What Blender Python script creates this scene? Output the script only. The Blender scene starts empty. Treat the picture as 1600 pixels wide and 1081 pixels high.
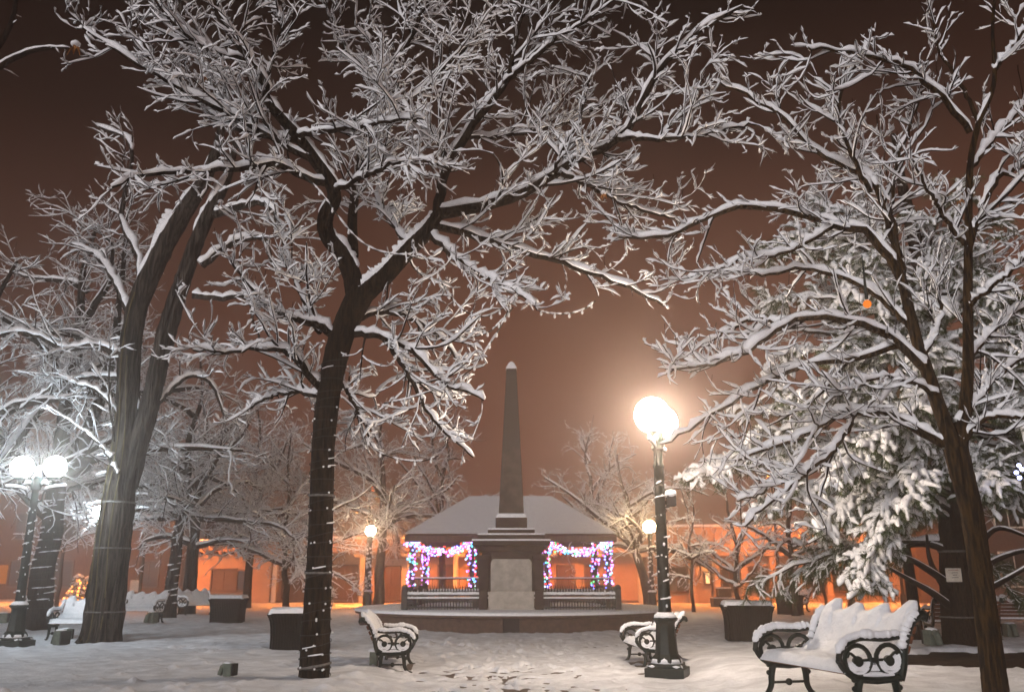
import bpy, math, random
import numpy as np
from mathutils import Vector, Matrix

R = math.radians
PI = math.pi
scene = bpy.context.scene
COL = scene.collection
random.seed(7)

# ------------------------------------------------------------------ camera
F_PX, CX, CY = 1350.0, 800.0, 540.5
PITCH = R(14.9)
EYE = 1.4
cp, sp = math.cos(PITCH), math.sin(PITCH)
cam_data = bpy.data.cameras.new("camera")
cam = bpy.data.objects.new("camera", cam_data)
COL.objects.link(cam)
cam.location = (0, 0, EYE)
cam.rotation_euler = (PI / 2 + PITCH, 0, 0)
cam_data.sensor_width = 36.0
cam_data.lens = 36.0 * F_PX / 1600.0
cam_data.clip_start = 0.05
cam_data.clip_end = 2000
cam_data.dof.use_dof = True
cam_data.dof.focus_distance = 12.0
cam_data.dof.aperture_fstop = 1.5
scene.camera = cam


def ray(px, py):
    u, v = (px - CX) / F_PX, (CY - py) / F_PX
    return (u, cp - v * sp, sp + v * cp)


def P(px, py, Y):
    d = ray(px, py)
    t = Y / d[1]
    return np.array((d[0] * t, Y, EYE + d[2] * t))


def G(px, py, z=0.0):
    d = ray(px, py)
    t = (z - EYE) / d[2]
    return np.array((d[0] * t, d[1] * t, z))


def sstep(a, b, x):
    t = np.clip((x - a) / (b - a), 0, 1)
    return t * t * (3 - 2 * t)


# ------------------------------------------------------------------ materials
def lin(r, g, b):
    return tuple(((c / 255) / 12.92 if c / 255 <= 0.04045 else ((c / 255 + 0.055) / 1.055) ** 2.4) for c in (r, g, b)) + (1,)


def base_mat(name, col, rough=0.8, col2=None, scale=6.0, stretch=(1, 1, 1), bump=0.0, bscale=None, metal=0.0, detail=6, dist=0.02, spec=0.2, lo=.35, hi=.65):
    m = bpy.data.materials.new(name)
    m.use_nodes = True
    nt = m.node_tree
    b = nt.nodes["Principled BSDF"]
    b.inputs["Roughness"].default_value = rough
    b.inputs["Metallic"].default_value = metal
    b.inputs["Specular IOR Level"].default_value = spec
    tc = nt.nodes.new("ShaderNodeTexCoord")
    mp = nt.nodes.new("ShaderNodeMapping")
    mp.inputs["Scale"].default_value = stretch
    nt.links.new(tc.outputs["Object"], mp.inputs["Vector"])
    n = nt.nodes.new("ShaderNodeTexNoise")
    n.inputs["Scale"].default_value = scale
    n.inputs["Detail"].default_value = detail
    nt.links.new(mp.outputs[0], n.inputs["Vector"])
    r = nt.nodes.new("ShaderNodeValToRGB")
    c2 = col2 or tuple(c * 0.7 for c in col[:3]) + (1,)
    r.color_ramp.elements[0].color = tuple(c2[:3]) + (1,)
    r.color_ramp.elements[1].color = tuple(col[:3]) + (1,)
    r.color_ramp.elements[0].position = lo
    r.color_ramp.elements[1].position = hi
    nt.links.new(n.outputs["Fac"], r.inputs[0])
    nt.links.new(r.outputs[0], b.inputs["Base Color"])
    if bump:
        n2 = nt.nodes.new("ShaderNodeTexNoise")
        n2.inputs["Scale"].default_value = bscale or scale * 2
        n2.inputs["Detail"].default_value = 5
        nt.links.new(mp.outputs[0], n2.inputs["Vector"])
        bp = nt.nodes.new("ShaderNodeBump")
        bp.inputs["Strength"].default_value = bump
        bp.inputs["Distance"].default_value = dist
        nt.links.new(n2.outputs["Fac"], bp.inputs["Height"])
        nt.links.new(bp.outputs[0], b.inputs["Normal"])
    return m


def emit_mat(name, col, strength, sampling="AUTO"):
    m = bpy.data.materials.new(name)
    m.use_nodes = True
    nt = m.node_tree
    for n in list(nt.nodes):
        nt.nodes.remove(n)
    o = nt.nodes.new("ShaderNodeOutputMaterial")
    e = nt.nodes.new("ShaderNodeEmission")
    e.inputs["Color"].default_value = tuple(col[:3]) + (1,)
    e.inputs["Strength"].default_value = strength
    nt.links.new(e.outputs[0], o.inputs["Surface"])
    m.cycles.emission_sampling = sampling
    return m


M = {}
M["snow"] = base_mat("snow", (0.86, 0.86, 0.87), 0.7, (0.78, 0.78, 0.80), 9, bump=0.5, bscale=38, dist=0.02)
M["ground_snow"] = base_mat("ground_snow", (0.76, 0.765, 0.79), 0.75, (0.56, 0.56, 0.58), 3.0, bump=0.6, bscale=22, dist=0.03)
M["twig_snow"] = base_mat("twig_snow", (0.86, 0.86, 0.87), 0.7, (0.76, 0.76, 0.78), 14)
M["bark"] = base_mat("bark", (0.026, 0.016, 0.009), 0.9, (0.003, 0.0022, 0.0018), 13, stretch=(2.2, 2.2, 0.30), bump=1.0, bscale=13, dist=0.06, lo=.43, hi=.58, spec=0.06)
M["old_bark"] = base_mat("old_bark", (0.068, 0.056, 0.046), 0.9, (0.006, 0.005, 0.004), 8, stretch=(2.4, 2.4, 0.2), bump=1.0, bscale=8, dist=0.10, lo=.42, hi=.62, spec=0.06)
M["tan_bark"] = base_mat("tan_bark", (0.050, 0.028, 0.010), 0.85, (0.006, 0.004, 0.003), 16, stretch=(2.2, 2.2, 0.25), bump=1.0, bscale=16, dist=0.05, lo=.42, hi=.60, spec=0.06)
M["twig"] = base_mat("twig", (0.012, 0.008, 0.006), 0.9, (0.006, 0.0045, 0.0035), 10, spec=0.06)
M["needle"] = base_mat("needle", (0.075, 0.10, 0.04), 0.7, (0.035, 0.055, 0.022), 5, spec=0.06)
M["iron"] = base_mat("iron", (0.010, 0.018, 0.014), 0.42, (0.005, 0.009, 0.007), 18, bump=0.25, bscale=40, dist=0.006)
M["iron_worn"] = base_mat("iron_worn", (0.05, 0.052, 0.048), 0.5, (0.02, 0.02, 0.02), 12, bump=0.2, bscale=50, dist=0.004)
M["black_tub"] = base_mat("black_tub", (0.008, 0.009, 0.0085), 0.5, (0.004, 0.0045, 0.0045), 7, spec=0.06)
M["wood"] = base_mat("wood", (0.20, 0.075, 0.035), 0.7, (0.10, 0.04, 0.02), 8, stretch=(0.5, 4, 4), bump=0.2)
M["stone"] = base_mat("stone", (0.100, 0.078, 0.062), 0.85, (0.045, 0.034, 0.026), 3.2, bump=0.4, bscale=14)
M["dark_stone"] = base_mat("dark_stone", (0.065, 0.047, 0.037), 0.85, (0.035, 0.026, 0.021), 4, bump=0.5, bscale=10, spec=0.06)
M["marble"] = base_mat("marble", (0.42, 0.38, 0.33), 0.6, (0.30, 0.27, 0.23), 5)
M["brick"] = base_mat("brick", (0.10, 0.062, 0.045), 0.9, (0.055, 0.035, 0.027), 9, bump=0.4)
M["adobe"] = base_mat("adobe", (0.46, 0.29, 0.18), 0.9, (0.38, 0.23, 0.14), 1.5, bump=0.3, bscale=7)
M["cream"] = base_mat("cream", (0.62, 0.55, 0.46), 0.9, (0.52, 0.45, 0.37), 1.5, bump=0.2)
M["brown_wood"] = base_mat("brown_wood", (0.13, 0.075, 0.045), 0.8, (0.07, 0.04, 0.026), 4, stretch=(3, 3, 0.6), bump=0.2, spec=0.06)
M["shutter"] = base_mat("shutter", (0.13, 0.10, 0.085), 0.75, (0.08, 0.06, 0.05), 3, spec=0.06)
M["glass"] = base_mat("glass", (0.025, 0.022, 0.02), 0.12, (0.015, 0.014, 0.013), 2)
M["green_box"] = base_mat("green_box", (0.15, 0.17, 0.13), 0.7, (0.09, 0.105, 0.085), 12)
M["black"] = base_mat("black", (0.008, 0.008, 0.009), 0.5)
M["paper"] = base_mat("paper", (0.62, 0.56, 0.47), 0.8, (0.50, 0.45, 0.37), 10)
M["ink"] = base_mat("ink", (0.16, 0.14, 0.12), 0.8)
M["red_ink"] = base_mat("red_ink", (0.30, 0.13, 0.11), 0.8)
M["pale_band"] = base_mat("pale_band", (0.16, 0.15, 0.14), 0.6, (0.07, 0.065, 0.06), 30)
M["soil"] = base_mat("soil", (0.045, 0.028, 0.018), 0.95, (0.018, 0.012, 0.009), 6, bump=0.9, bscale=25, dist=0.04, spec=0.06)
M["wet_paver"] = base_mat("wet_paver", (0.15, 0.12, 0.10), 0.6, (0.09, 0.07, 0.058), 8, bump=0.3)
M["leaf"] = base_mat("leaf", (0.34, 0.15, 0.04), 0.8, (0.20, 0.08, 0.025), 20)
M["cable"] = base_mat("cable", (0.13, 0.10, 0.035), 0.6)
M["cord"] = base_mat("cord", (0.03, 0.035, 0.03), 0.7)

M["globe_cool"] = emit_mat("globe_cool", (0.74, 0.89, 1.0), 125)
M["globe_cool_far"] = emit_mat("globe_cool_far", (0.76, 0.90, 1.0), 120)
M["globe_warm"] = emit_mat("globe_warm", (1.0, 0.82, 0.66), 185)
M["globe_amber"] = emit_mat("globe_amber", (1.0, 0.70, 0.36), 150)
M["globe_soft"] = emit_mat("globe_soft", (1.0, 0.74, 0.48), 200)
M["sodium"] = emit_mat("sodium", (1.0, 0.27, 0.045), 4600)
M["sodium_dim"] = emit_mat("sodium_dim", (1.0, 0.20, 0.02), 1.6)
M["window_light"] = emit_mat("window_light", (1.0, 0.62, 0.26), 2.2)
BULB = {
    "white": emit_mat("bulb_white", (0.75, 0.78, 1.0), 4.0),
    "blue": emit_mat("bulb_blue", (0.16, 0.22, 1.0), 8.5),
    "magenta": emit_mat("bulb_magenta", (1.0, 0.10, 0.55), 4.5),
    "red": emit_mat("bulb_red", (1.0, 0.06, 0.05), 4.0),
    "green": emit_mat("bulb_green", (0.08, 1.0, 0.30), 3.2),
    "cyan": emit_mat("bulb_cyan", (0.12, 0.70, 1.0), 3.6),
    "violet": emit_mat("bulb_violet", (0.55, 0.22, 1.0), 7.5),
}
M["bulb_frost"] = base_mat("bulb_frost", (0.8, 0.8, 0.8), 0.35, (0.7, 0.7, 0.7), 10)
M["orange_bulb"] = emit_mat("orange_bulb", (1.0, 0.24, 0.03), 1.1)


# ------------------------------------------------------------------ objects
def thing(name, label, cat, loc=(0, 0, 0), rz=0.0, group=None):
    o = bpy.data.objects.new(name, None)
    COL.objects.link(o)
    o.empty_display_size = 0.2
    o.location = tuple(float(c) for c in loc)
    o.rotation_euler = (0, 0, rz)
    tag(o, label, cat, group)
    return o


def tag(o, label=None, cat=None, group=None, kind=None):
    if label: o["label"] = label
    if cat: o["category"] = cat
    if group: o["group"] = group
    if kind: o["kind"] = kind
    return o


def mesh_np(name, V, Fs, mat, parent=None, smooth=True, world=False, angle=None):
    """Fs: list of (n,k) index arrays. world=True: V are world coordinates, made local to the parent Empty."""
    V = np.asarray(V, dtype=np.float32)
    if world and parent is not None:
        V = V - np.array(parent.location, dtype=np.float32)
    me = bpy.data.meshes.new(name)
    me.vertices.add(len(V))
    me.vertices.foreach_set("co", V.ravel())
    idx, starts, s = [], [], 0
    for F in Fs:
        F = np.asarray(F, dtype=np.int32)
        if len(F) == 0: continue
        k = F.shape[1]
        idx.append(F.ravel())
        starts.append(s + np.arange(len(F)) * k)
        s += F.size
    idx = np.concatenate(idx); starts = np.concatenate(starts)
    me.loops.add(len(idx))
    me.loops.foreach_set("vertex_index", idx)
    me.polygons.add(len(starts))
    me.polygons.foreach_set("loop_start", starts.astype(np.int32))
    me.polygons.foreach_set("use_smooth", np.full(len(starts), smooth))
    me.update(calc_edges=True)
    if angle is not None:
        me.set_sharp_from_angle(angle=R(angle))
    me.materials.append(mat)
    o = bpy.data.objects.new(name, me)
    COL.objects.link(o)
    if parent is not None: o.parent = parent
    return o


class MB:
    """collects boxes, tubes, lathes; builds ONE mesh object"""
    def __init__(s):
        s.v, s.f = [], []

    def add(s, vs, fs):
        b = len(s.v)
        s.v += [tuple(map(float, p)) for p in vs]
        s.f += [tuple(b + i for i in f) for f in fs]
        return s

    def box(s, c, d, taper=1.0, rz=0.0, taper_y=None):
        ty = taper if taper_y is None else taper_y
        x, y, z = d[0] / 2, d[1] / 2, d[2] / 2
        pts = [(-x, -y, -z), (x, -y, -z), (x, y, -z), (-x, y, -z), (-x * taper, -y * ty, z), (x * taper, -y * ty, z), (x * taper, y * ty, z), (-x * taper, y * ty, z)]
        ca, sa = math.cos(rz), math.sin(rz)
        pts = [(c[0] + p[0] * ca - p[1] * sa, c[1] + p[0] * sa + p[1] * ca, c[2] + p[2]) for p in pts]
        return s.add(pts, [(0, 3, 2, 1), (4, 5, 6, 7), (0, 1, 5, 4), (1, 2, 6, 5), (2, 3, 7, 6), (3, 0, 4, 7)])

    def lathe(s, prof, seg=20, c=(0, 0, 0), rot=0.0):
        vs, fs = [], []
        for r, z in prof:
            for k in range(seg):
                a = 2 * PI * k / seg + rot
                vs.append((c[0] + r * math.cos(a), c[1] + r * math.sin(a), c[2] + z))
        for i in range(len(prof) - 1):
            for k in range(seg):
                k2 = (k + 1) % seg
                fs.append((i * seg + k, i * seg + k2, (i + 1) * seg + k2, (i + 1) * seg + k))
        fs.append(tuple(range(seg - 1, -1, -1)))
        fs.append(tuple((len(prof) - 1) * seg + k for k in range(seg)))
        return s.add(vs, fs)

    def tube(s, pts, r, sides=8, closed=False, sq=1.0, cap=True):
        pts = [Vector(tuple(map(float, p))) for p in pts]
        n = len(pts)
        rs = r if isinstance(r, (list, tuple, np.ndarray)) else [r] * n
        vs, fs = [], []
        up = None
        for i, p in enumerate(pts):
            if closed:
                t = (pts[(i + 1) % n] - pts[i - 1])
            else:
                t = pts[min(i + 1, n - 1)] - pts[max(i - 1, 0)]
            t = t.normalized() if t.length > 1e-9 else Vector((0, 0, 1))
            if up is None:
                up = Vector((0, 0, 1)) if abs(t.z) < 0.9 else Vector((1, 0, 0))
            up = (up - t * up.dot(t))
            up = up.normalized() if up.length > 1e-6 else t.orthogonal().normalized()
            side = t.cross(up)
            for k in range(sides):
                a = 2 * PI * k / sides
                vs.append(p + side * (math.cos(a) * rs[i]) + up * (math.sin(a) * rs[i] * sq))
        m = n if closed else n - 1
        for i in range(m):
            j = (i + 1) % n
            for k in range(sides):
                k2 = (k + 1) % sides
                fs.append((i * sides + k, i * sides + k2, j * sides + k2, j * sides + k))
        if not closed and cap:
            fs.append(tuple(range(sides - 1, -1, -1)))
            fs.append(tuple((n - 1) * sides + k for k in range(sides)))
        return s.add(vs, fs)

    def ball(s, c, r, seg=12, rings=8, sc=(1, 1, 1), noise=0.0):
        vs, fs = [], []
        for i in range(rings + 1):
            th = PI * i / rings
            for k in range(seg):
                a = 2 * PI * k / seg
                q = 1 + noise * (random.random() - 0.5)
                vs.append((c[0] + r * q * sc[0] * math.sin(th) * math.cos(a), c[1] + r * q * sc[1] * math.sin(th) * math.sin(a), c[2] + r * q * sc[2] * math.cos(th)))
        for i in range(rings):
            for k in range(seg):
                k2 = (k + 1) % seg
                fs.append((i * seg + k, (i + 1) * seg + k, (i + 1) * seg + k2, i * seg + k2))
        return s.add(vs, fs)

    def poly(s, pts2, axis, a, b):
        """extrude polygon pts2 along axis ('x','y','z') from a to b"""
        def put(p, w):
            return {'x': (w, p[0], p[1]), 'y': (p[0], w, p[1]), 'z': (p[0], p[1], w)}[axis]
        n = len(pts2)
        vs = [put(p, a) for p in pts2] + [put(p, b) for p in pts2]
        fs = [tuple(range(n)), tuple(range(2 * n - 1, n - 1, -1))] + [(i, i + n, (i + 1) % n + n, (i + 1) % n) for i in range(n)]
        return s.add(vs, fs)

    def build(s, name, mat, parent=None, smooth=True, angle=38, bevel=0.0, world=False):
        me = bpy.data.meshes.new(name)
        v = s.v
        if world and parent is not None:
            L = parent.location
            v = [(p[0] - L[0], p[1] - L[1], p[2] - L[2]) for p in v]
        me.from_pydata(v, [], s.f)
        import bmesh
        bm = bmesh.new(); bm.from_mesh(me)
        bmesh.ops.recalc_face_normals(bm, faces=bm.faces)
        bm.to_mesh(me); bm.free()
        if smooth:
            me.polygons.foreach_set("use_smooth", [True] * len(me.polygons))
            if angle: me.set_sharp_from_angle(angle=R(angle))
        me.materials.append(mat)
        o = bpy.data.objects.new(name, me)
        COL.objects.link(o)
        if parent is not None: o.parent = parent
        if bevel:
            b = o.modifiers.new("bevel", "BEVEL")
            b.width = bevel; b.segments = 2; b.limit_method = 'ANGLE'
        return o


def dup(root, loc, rz, label=None, group=None):
    r = root.copy(); COL.objects.link(r)
    r.location = tuple(float(c) for c in loc); r.rotation_euler = (0, 0, rz)
    if label: r["label"] = label
    if group: r["group"] = group
    for ch in list(root.children):
        c = ch.copy(); COL.objects.link(c); c.parent = r
        for g in list(ch.children):
            d = g.copy(); COL.objects.link(d); d.parent = c
    return r


# ------------------------------------------------------------------ ground
PATCH = (8.5, 14.7, 3.2, 2.45)      # bare soil ellipse


def zbase(x, y):
    z = 0.09 * sstep(-1.3, -2.3, x) * sstep(17.9, 17.0, y)
    z = z + 0.10 * sstep(2.3, 3.4, x) * sstep(24, 17, y) + 0.10 * sstep(2.4, 3.6, x) * sstep(17, 11, y)
    return z


rngG = np.random.default_rng(5)


def vnoise(x, y, s, seed):
    """smooth value noise on arrays"""
    rr = np.random.default_rng(seed)
    T = rr.random((256, 256))
    u, v = x / s + 1000.3, y / s + 1000.7
    i, j = np.floor(u).astype(int), np.floor(v).astype(int)
    a, b = u - i, v - j
    a = a * a * (3 - 2 * a); b = b * b * (3 - 2 * b)
    g = lambda p, q: T[p % 256, q % 256]
    return (g(i, j) * (1 - a) + g(i + 1, j) * a) * (1 - b) + (g(i, j + 1) * (1 - a) + g(i + 1, j + 1) * a) * b - 0.5


def axis(spans):
    out = []
    for a, b, st in spans:
        out.append(np.arange(a, b, st))
    return np.concatenate(out + [[spans[-1][1]]])


gx = axis([(-95, -40, 5), (-40, -14, 0.8), (-14, -7, 0.10), (-7, -2, 0.05), (-2, 2.6, 0.035), (2.6, 6, 0.06), (6, 13, 0.12), (13, 40, 0.8), (40, 95, 5)])
gy = axis([(-6, 8.5, 0.6), (8.5, 10.5, 0.06), (10.5, 15, 0.035), (15, 19, 0.07), (19, 30, 0.16), (30, 60, 0.6), (60, 100, 4)])
X, Y = np.meshgrid(gx, gy)
Z = zbase(X, Y)
path = sstep(-1.9, -1.2, X + 0.15 * vnoise(X, Y, 1.1, 9)) * sstep(2.6, 1.9, X + 0.12 * (Y - 13) * 0 + 0.15 * vnoise(X, Y, 1.0, 10))
plaza = np.clip(path + sstep(16.8, 18.3, Y), 0, 1)
Z += (0.05 * vnoise(X, Y, 2.3, 1) + 0.03 * vnoise(X, Y, 0.9, 2)) + 0.020 * vnoise(X, Y, 0.33, 3) * (0.5 + plaza)
thin = sstep(-2.0, -1.1, X) * sstep(2.4, 1.3, X) * sstep(19.5, 17.0, Y)
Z = Z * (1 - 0.75 * thin) - 0.012 * thin
Z += plaza * (1 - 0.55 * thin) * sstep(34, 26, Y) * (0.055 * vnoise(X, Y, 0.30, 4) + 0.040 * vnoise(X, Y, 0.14, 6))
Z += (1 - plaza) * (0.018 * vnoise(X, Y, 0.16, 7) + 0.02 * vnoise(X, Y, 0.3, 8))
# trodden footprints on the path: each presses the snow down to the paving
fp = []
for k in range(230):
    fx, fy = rngG.normal(-0.05, 0.85), 10.3 + 9.5 * rngG.random() ** 1.2
    fp.append((fx, fy, rngG.uniform(-0.5, 0.5) + (PI if rngG.random() < .5 else 0), rngG.uniform(0.03, 0.09) if fy < 14.4 else rngG.uniform(0.04, 0.08)))
for k in range(20):
    fp.append((rngG.normal(-0.1, 0.5), rngG.uniform(10.8, 13.6), rngG.uniform(-0.6, 0.6), rngG.uniform(0.09, 0.13)))
for k in range(170):
    fp.append((rngG.uniform(-11, 9), rngG.uniform(16.5, 24), rngG.uniform(0, 3.1), rngG.uniform(0.04, 0.08)))
for fx, fy, fa, dep in fp:
    i0, i1 = np.searchsorted(gx, fx - .5), np.searchsorted(gx, fx + .5)
    j0, j1 = np.searchsorted(gy, fy - .5), np.searchsorted(gy, fy + .5)
    xs, ys = X[j0:j1, i0:i1] - fx, Y[j0:j1, i0:i1] - fy
    u = xs * math.cos(fa) + ys * math.sin(fa); v = -xs * math.sin(fa) + ys * math.cos(fa)
    q = np.sqrt((u / (0.062 if fy < 14.6 else 0.055)) ** 2 + (v / (0.165 if fy < 14.6 else 0.15)) ** 2)
    Z[j0:j1, i0:i1] -= dep * sstep(1.25, 0.6, q)
    Z[j0:j1, i0:i1] += (0.004 if fy < 14.6 and abs(fx) < 1.5 else 0.02) * np.exp(-((q - 1.5) / 0.35) ** 2)
# clods of snow shaken off the boughs
for k in range(900):
    fx, fy = rngG.normal(-4, 4.5) if k % 2 else rngG.uniform(-12, 8), 10.2 + 11 * rngG.random() ** 1.5
    rr_ = rngG.uniform(0.03, 0.085)
    i0, i1 = np.searchsorted(gx, fx - .3), np.searchsorted(gx, fx + .3)
    j0, j1 = np.searchsorted(gy, fy - .3), np.searchsorted(gy, fy + .3)
    q = ((X[j0:j1, i0:i1] - fx) ** 2 + (Y[j0:j1, i0:i1] - fy) ** 2) / rr_ ** 2
    Z[j0:j1, i0:i1] += rr_ * rngG.uniform(.3, .75) * np.exp(-q)
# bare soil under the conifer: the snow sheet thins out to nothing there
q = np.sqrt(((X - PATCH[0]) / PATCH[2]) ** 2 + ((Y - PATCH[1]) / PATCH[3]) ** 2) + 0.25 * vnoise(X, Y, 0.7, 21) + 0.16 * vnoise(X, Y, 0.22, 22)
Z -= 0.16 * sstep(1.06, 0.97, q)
GZ = Z


def gz(x, y):
    i = int(np.clip(np.searchsorted(gx, x), 1, len(gx) - 1)); j = int(np.clip(np.searchsorted(gy, y), 1, len(gy) - 1))
    return float(GZ[j, i])


nx, ny = len(gx), len(gy)
ids = np.arange(nx * ny).reshape(ny, nx)
Fg = np.stack([ids[:-1, :-1], ids[:-1, 1:], ids[1:, 1:], ids[1:, :-1]], -1).reshape(-1, 4)
ground = mesh_np("snow_ground", np.stack([X, Y, Z], -1).reshape(-1, 3), [Fg], M["ground_snow"])
tag(ground, kind="structure")
pv = MB().box((0.1, 14.6, -0.0935), (4.6, 10, 0.12)).build("path", M["wet_paver"]); tag(pv, kind="structure")
# soil sheet with small clods
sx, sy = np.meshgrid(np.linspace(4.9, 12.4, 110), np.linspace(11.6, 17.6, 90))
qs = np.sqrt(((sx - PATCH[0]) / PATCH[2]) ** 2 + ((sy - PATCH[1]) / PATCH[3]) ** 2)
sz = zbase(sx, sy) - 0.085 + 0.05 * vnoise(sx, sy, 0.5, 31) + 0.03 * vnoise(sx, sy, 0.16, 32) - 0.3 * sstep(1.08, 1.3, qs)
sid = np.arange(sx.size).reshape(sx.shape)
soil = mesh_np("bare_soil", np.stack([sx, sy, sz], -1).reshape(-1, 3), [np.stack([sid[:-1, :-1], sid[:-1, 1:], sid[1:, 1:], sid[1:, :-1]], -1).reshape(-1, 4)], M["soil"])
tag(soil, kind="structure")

# ------------------------------------------------------------------ branches
def unit(a):
    return a / np.maximum(np.linalg.norm(a, axis=-1, keepdims=True), 1e-9)


def tangents(Pn):
    t = np.empty_like(Pn)
    t[:, 1:-1] = Pn[:, 2:] - Pn[:, :-2]
    t[:, 0] = Pn[:, 1] - Pn[:, 0]
    t[:, -1] = Pn[:, -1] - Pn[:, -2]
    return unit(t)


def tube_arrays(Pn, Rn, sides):
    B, N, _ = Pn.shape
    T = tangents(Pn)
    vert = np.abs(T[:, :, 2]).mean(1) > 0.8
    ref = np.where(vert[:, None, None], np.array([0, 1.0, 0]), np.array([0, 0, 1.0])) * np.ones((B, N, 1))
    S = unit(np.cross(T, ref)); U = np.cross(S, T)
    a = np.arange(sides) * 2 * PI / sides
    V = Pn[:, :, None] + Rn[:, :, None, None] * (S[:, :, None] * np.cos(a)[:, None] + U[:, :, None] * np.sin(a)[:, None])
    return V.reshape(-1, 3), quad_ids(B, N, sides)


def quad_ids(B, N, sides):
    i = np.arange(B * N * sides).reshape(B, N, sides)
    j = np.roll(i, -1, axis=2)
    return np.stack([i[:, :-1], j[:, :-1], j[:, 1:], i[:, 1:]], -1).reshape(-1, 4)


def snow_arrays(Pn, Rn, thick, rng, sides=6, lo=0.22, hi=0.6, lump=0.45, endw=0.45, wf=0.30, gaps=0.0, lift=0.75):
    B, N, _ = Pn.shape
    T = tangents(Pn)
    horiz = np.sqrt(np.clip(1 - T[:, :, 2] ** 2, 0, 1))
    f = sstep(lo, hi, horiz)
    S = np.cross(T, np.array([0, 0, 1.0]))
    S = unit(S + 1e-6); U = np.cross(S, T)
    th = thick * (1 + lump * (rng.random((B, N)) - 0.5) * 2) * f
    if gaps: th = th * np.where(rng.random((B, N)) < gaps, 0.15, 1.0)
    th = np.broadcast_to(th, (B, N)).copy()
    w = Rn * 0.85 + th * wf
    w = np.where(f < 0.05, Rn * 0.3, w)
    H = Rn * 0.6 + th
    endf = np.ones(N); endf[0] = 0.7; endf[-1] = endw
    w = w * endf; H = H * endf
    a = np.arange(sides) * 2 * PI / sides + PI / sides * 0
    ca, sa = np.cos(a), np.sin(a)
    base = Pn + U * (Rn * lift * np.clip(f * 3, 0, 1) - Rn * 0.4 * (f < 0.05))[:, :, None]
    hs = np.where(sa[None, None] > 0, H[:, :, None] * sa, (Rn * 0.35)[:, :, None] * sa)
    V = base[:, :, None] + S[:, :, None] * (w[:, :, None] * ca)[..., None] + U[:, :, None] * hs[..., None]
    Fq = quad_ids(B, N, sides)
    # end fans closing both tips
    i = np.arange(B * N * sides).reshape(B, N, sides)
    caps = [i[:, -1, :]]
    return V.reshape(-1, 3), [Fq, np.concatenate(caps)]


def spawn(rng, Pn, Rn, per_len, ang, ln, N, rfac, rmax, rmin=0.004, flat=0.6, upb=0.15, jit=0.16, curve_up=0.10, tmin=0.12, taper_len=0.5, sidepref=None):
    """children along every parent branch; returns pts (B,N,3), radii (B,N)"""
    seg = np.linalg.norm(np.diff(Pn, axis=1), axis=-1).sum(1)
    cnt = np.floor(seg * per_len * (1 - tmin) + rng.random(len(seg))).astype(int)
    pi = np.repeat(np.arange(len(seg)), cnt)
    B = len(pi)
    if B == 0: return np.zeros((0, N, 3)), np.zeros((0, N))
    t = tmin + (1 - tmin) * rng.random(B)
    u = t * (Pn.shape[1] - 1)
    k = np.minimum(u.astype(int), Pn.shape[1] - 2); fr = (u - k)[:, None]
    p0 = Pn[pi, k] * (1 - fr) + Pn[pi, k + 1] * fr
    r0 = Rn[pi, k] * (1 - fr[:, 0]) + Rn[pi, k + 1] * fr[:, 0]
    tg = unit(Pn[pi, k + 1] - Pn[pi, k])
    az = rng.normal(size=(B, 3)); az[:, 2] *= flat; az[:, 2] += upb
    pp = unit(az - tg * (az * tg).sum(1, keepdims=True))
    an = rng.uniform(ang[0], ang[1], B)[:, None]
    d = unit(tg * np.cos(an) + pp * np.sin(an))
    L = rng.uniform(ln[0], ln[1], B) * (1 - taper_len * t)
    step = (L / (N - 1))[:, None]
    pts = np.empty((B, N, 3)); pts[:, 0] = p0
    cur = rng.normal(size=(B, 3)) * jit; cur[:, 2] += curve_up
    for i in range(1, N):
        pts[:, i] = pts[:, i - 1] + d * step
        d = unit(d + cur / (N - 1) * 2.2 + rng.normal(size=(B, 3)) * jit * 0.45)
    rb = np.clip(r0 * rfac, rmin * 1.3, rmax)
    rad = rb[:, None] * np.linspace(1, 0.35, N)[None]
    return pts, np.maximum(rad, rmin)


def catmull(pts, rad, n):
    p = np.array(pts, float); r = np.array(rad, float)
    if len(p) == 2:
        p = np.vstack([p[0], (p[0] + p[1]) / 2, p[1]]); r = np.array([r[0], r.mean(), r[1]])
    q = np.vstack([2 * p[0] - p[1], p, 2 * p[-1] - p[-2]])
    L = np.concatenate([[0], np.cumsum(np.linalg.norm(np.diff(p, axis=0), axis=1))])
    s = np.linspace(0, L[-1], n)
    out = np.empty((n, 3)); ro = np.interp(s, L, r)
    for a, x in enumerate(s):
        i = min(np.searchsorted(L, x, side="right") - 1, len(p) - 2)
        t = (x - L[i]) / max(L[i + 1] - L[i], 1e-9)
        P0, P1, P2, P3 = q[i], q[i + 1], q[i + 2], q[i + 3]
        out[a] = 0.5 * (2 * P1 + (P2 - P0) * t + (2 * P0 - 5 * P1 + 4 * P2 - P3) * t * t + (3 * P1 - P0 - 3 * P2 + P3) * t ** 3)
    return out, ro


def join(chunks):
    """chunks: (V, [F...]) -> V, [F...]"""
    Vs, Fd, off = [], {}, 0
    for V, Fl in chunks:
        for F in Fl:
            Fd.setdefault(F.shape[1], []).append(F + off)
        Vs.append(V); off += len(V)
    return np.concatenate(Vs), [np.concatenate(f) for f in Fd.values()]


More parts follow.
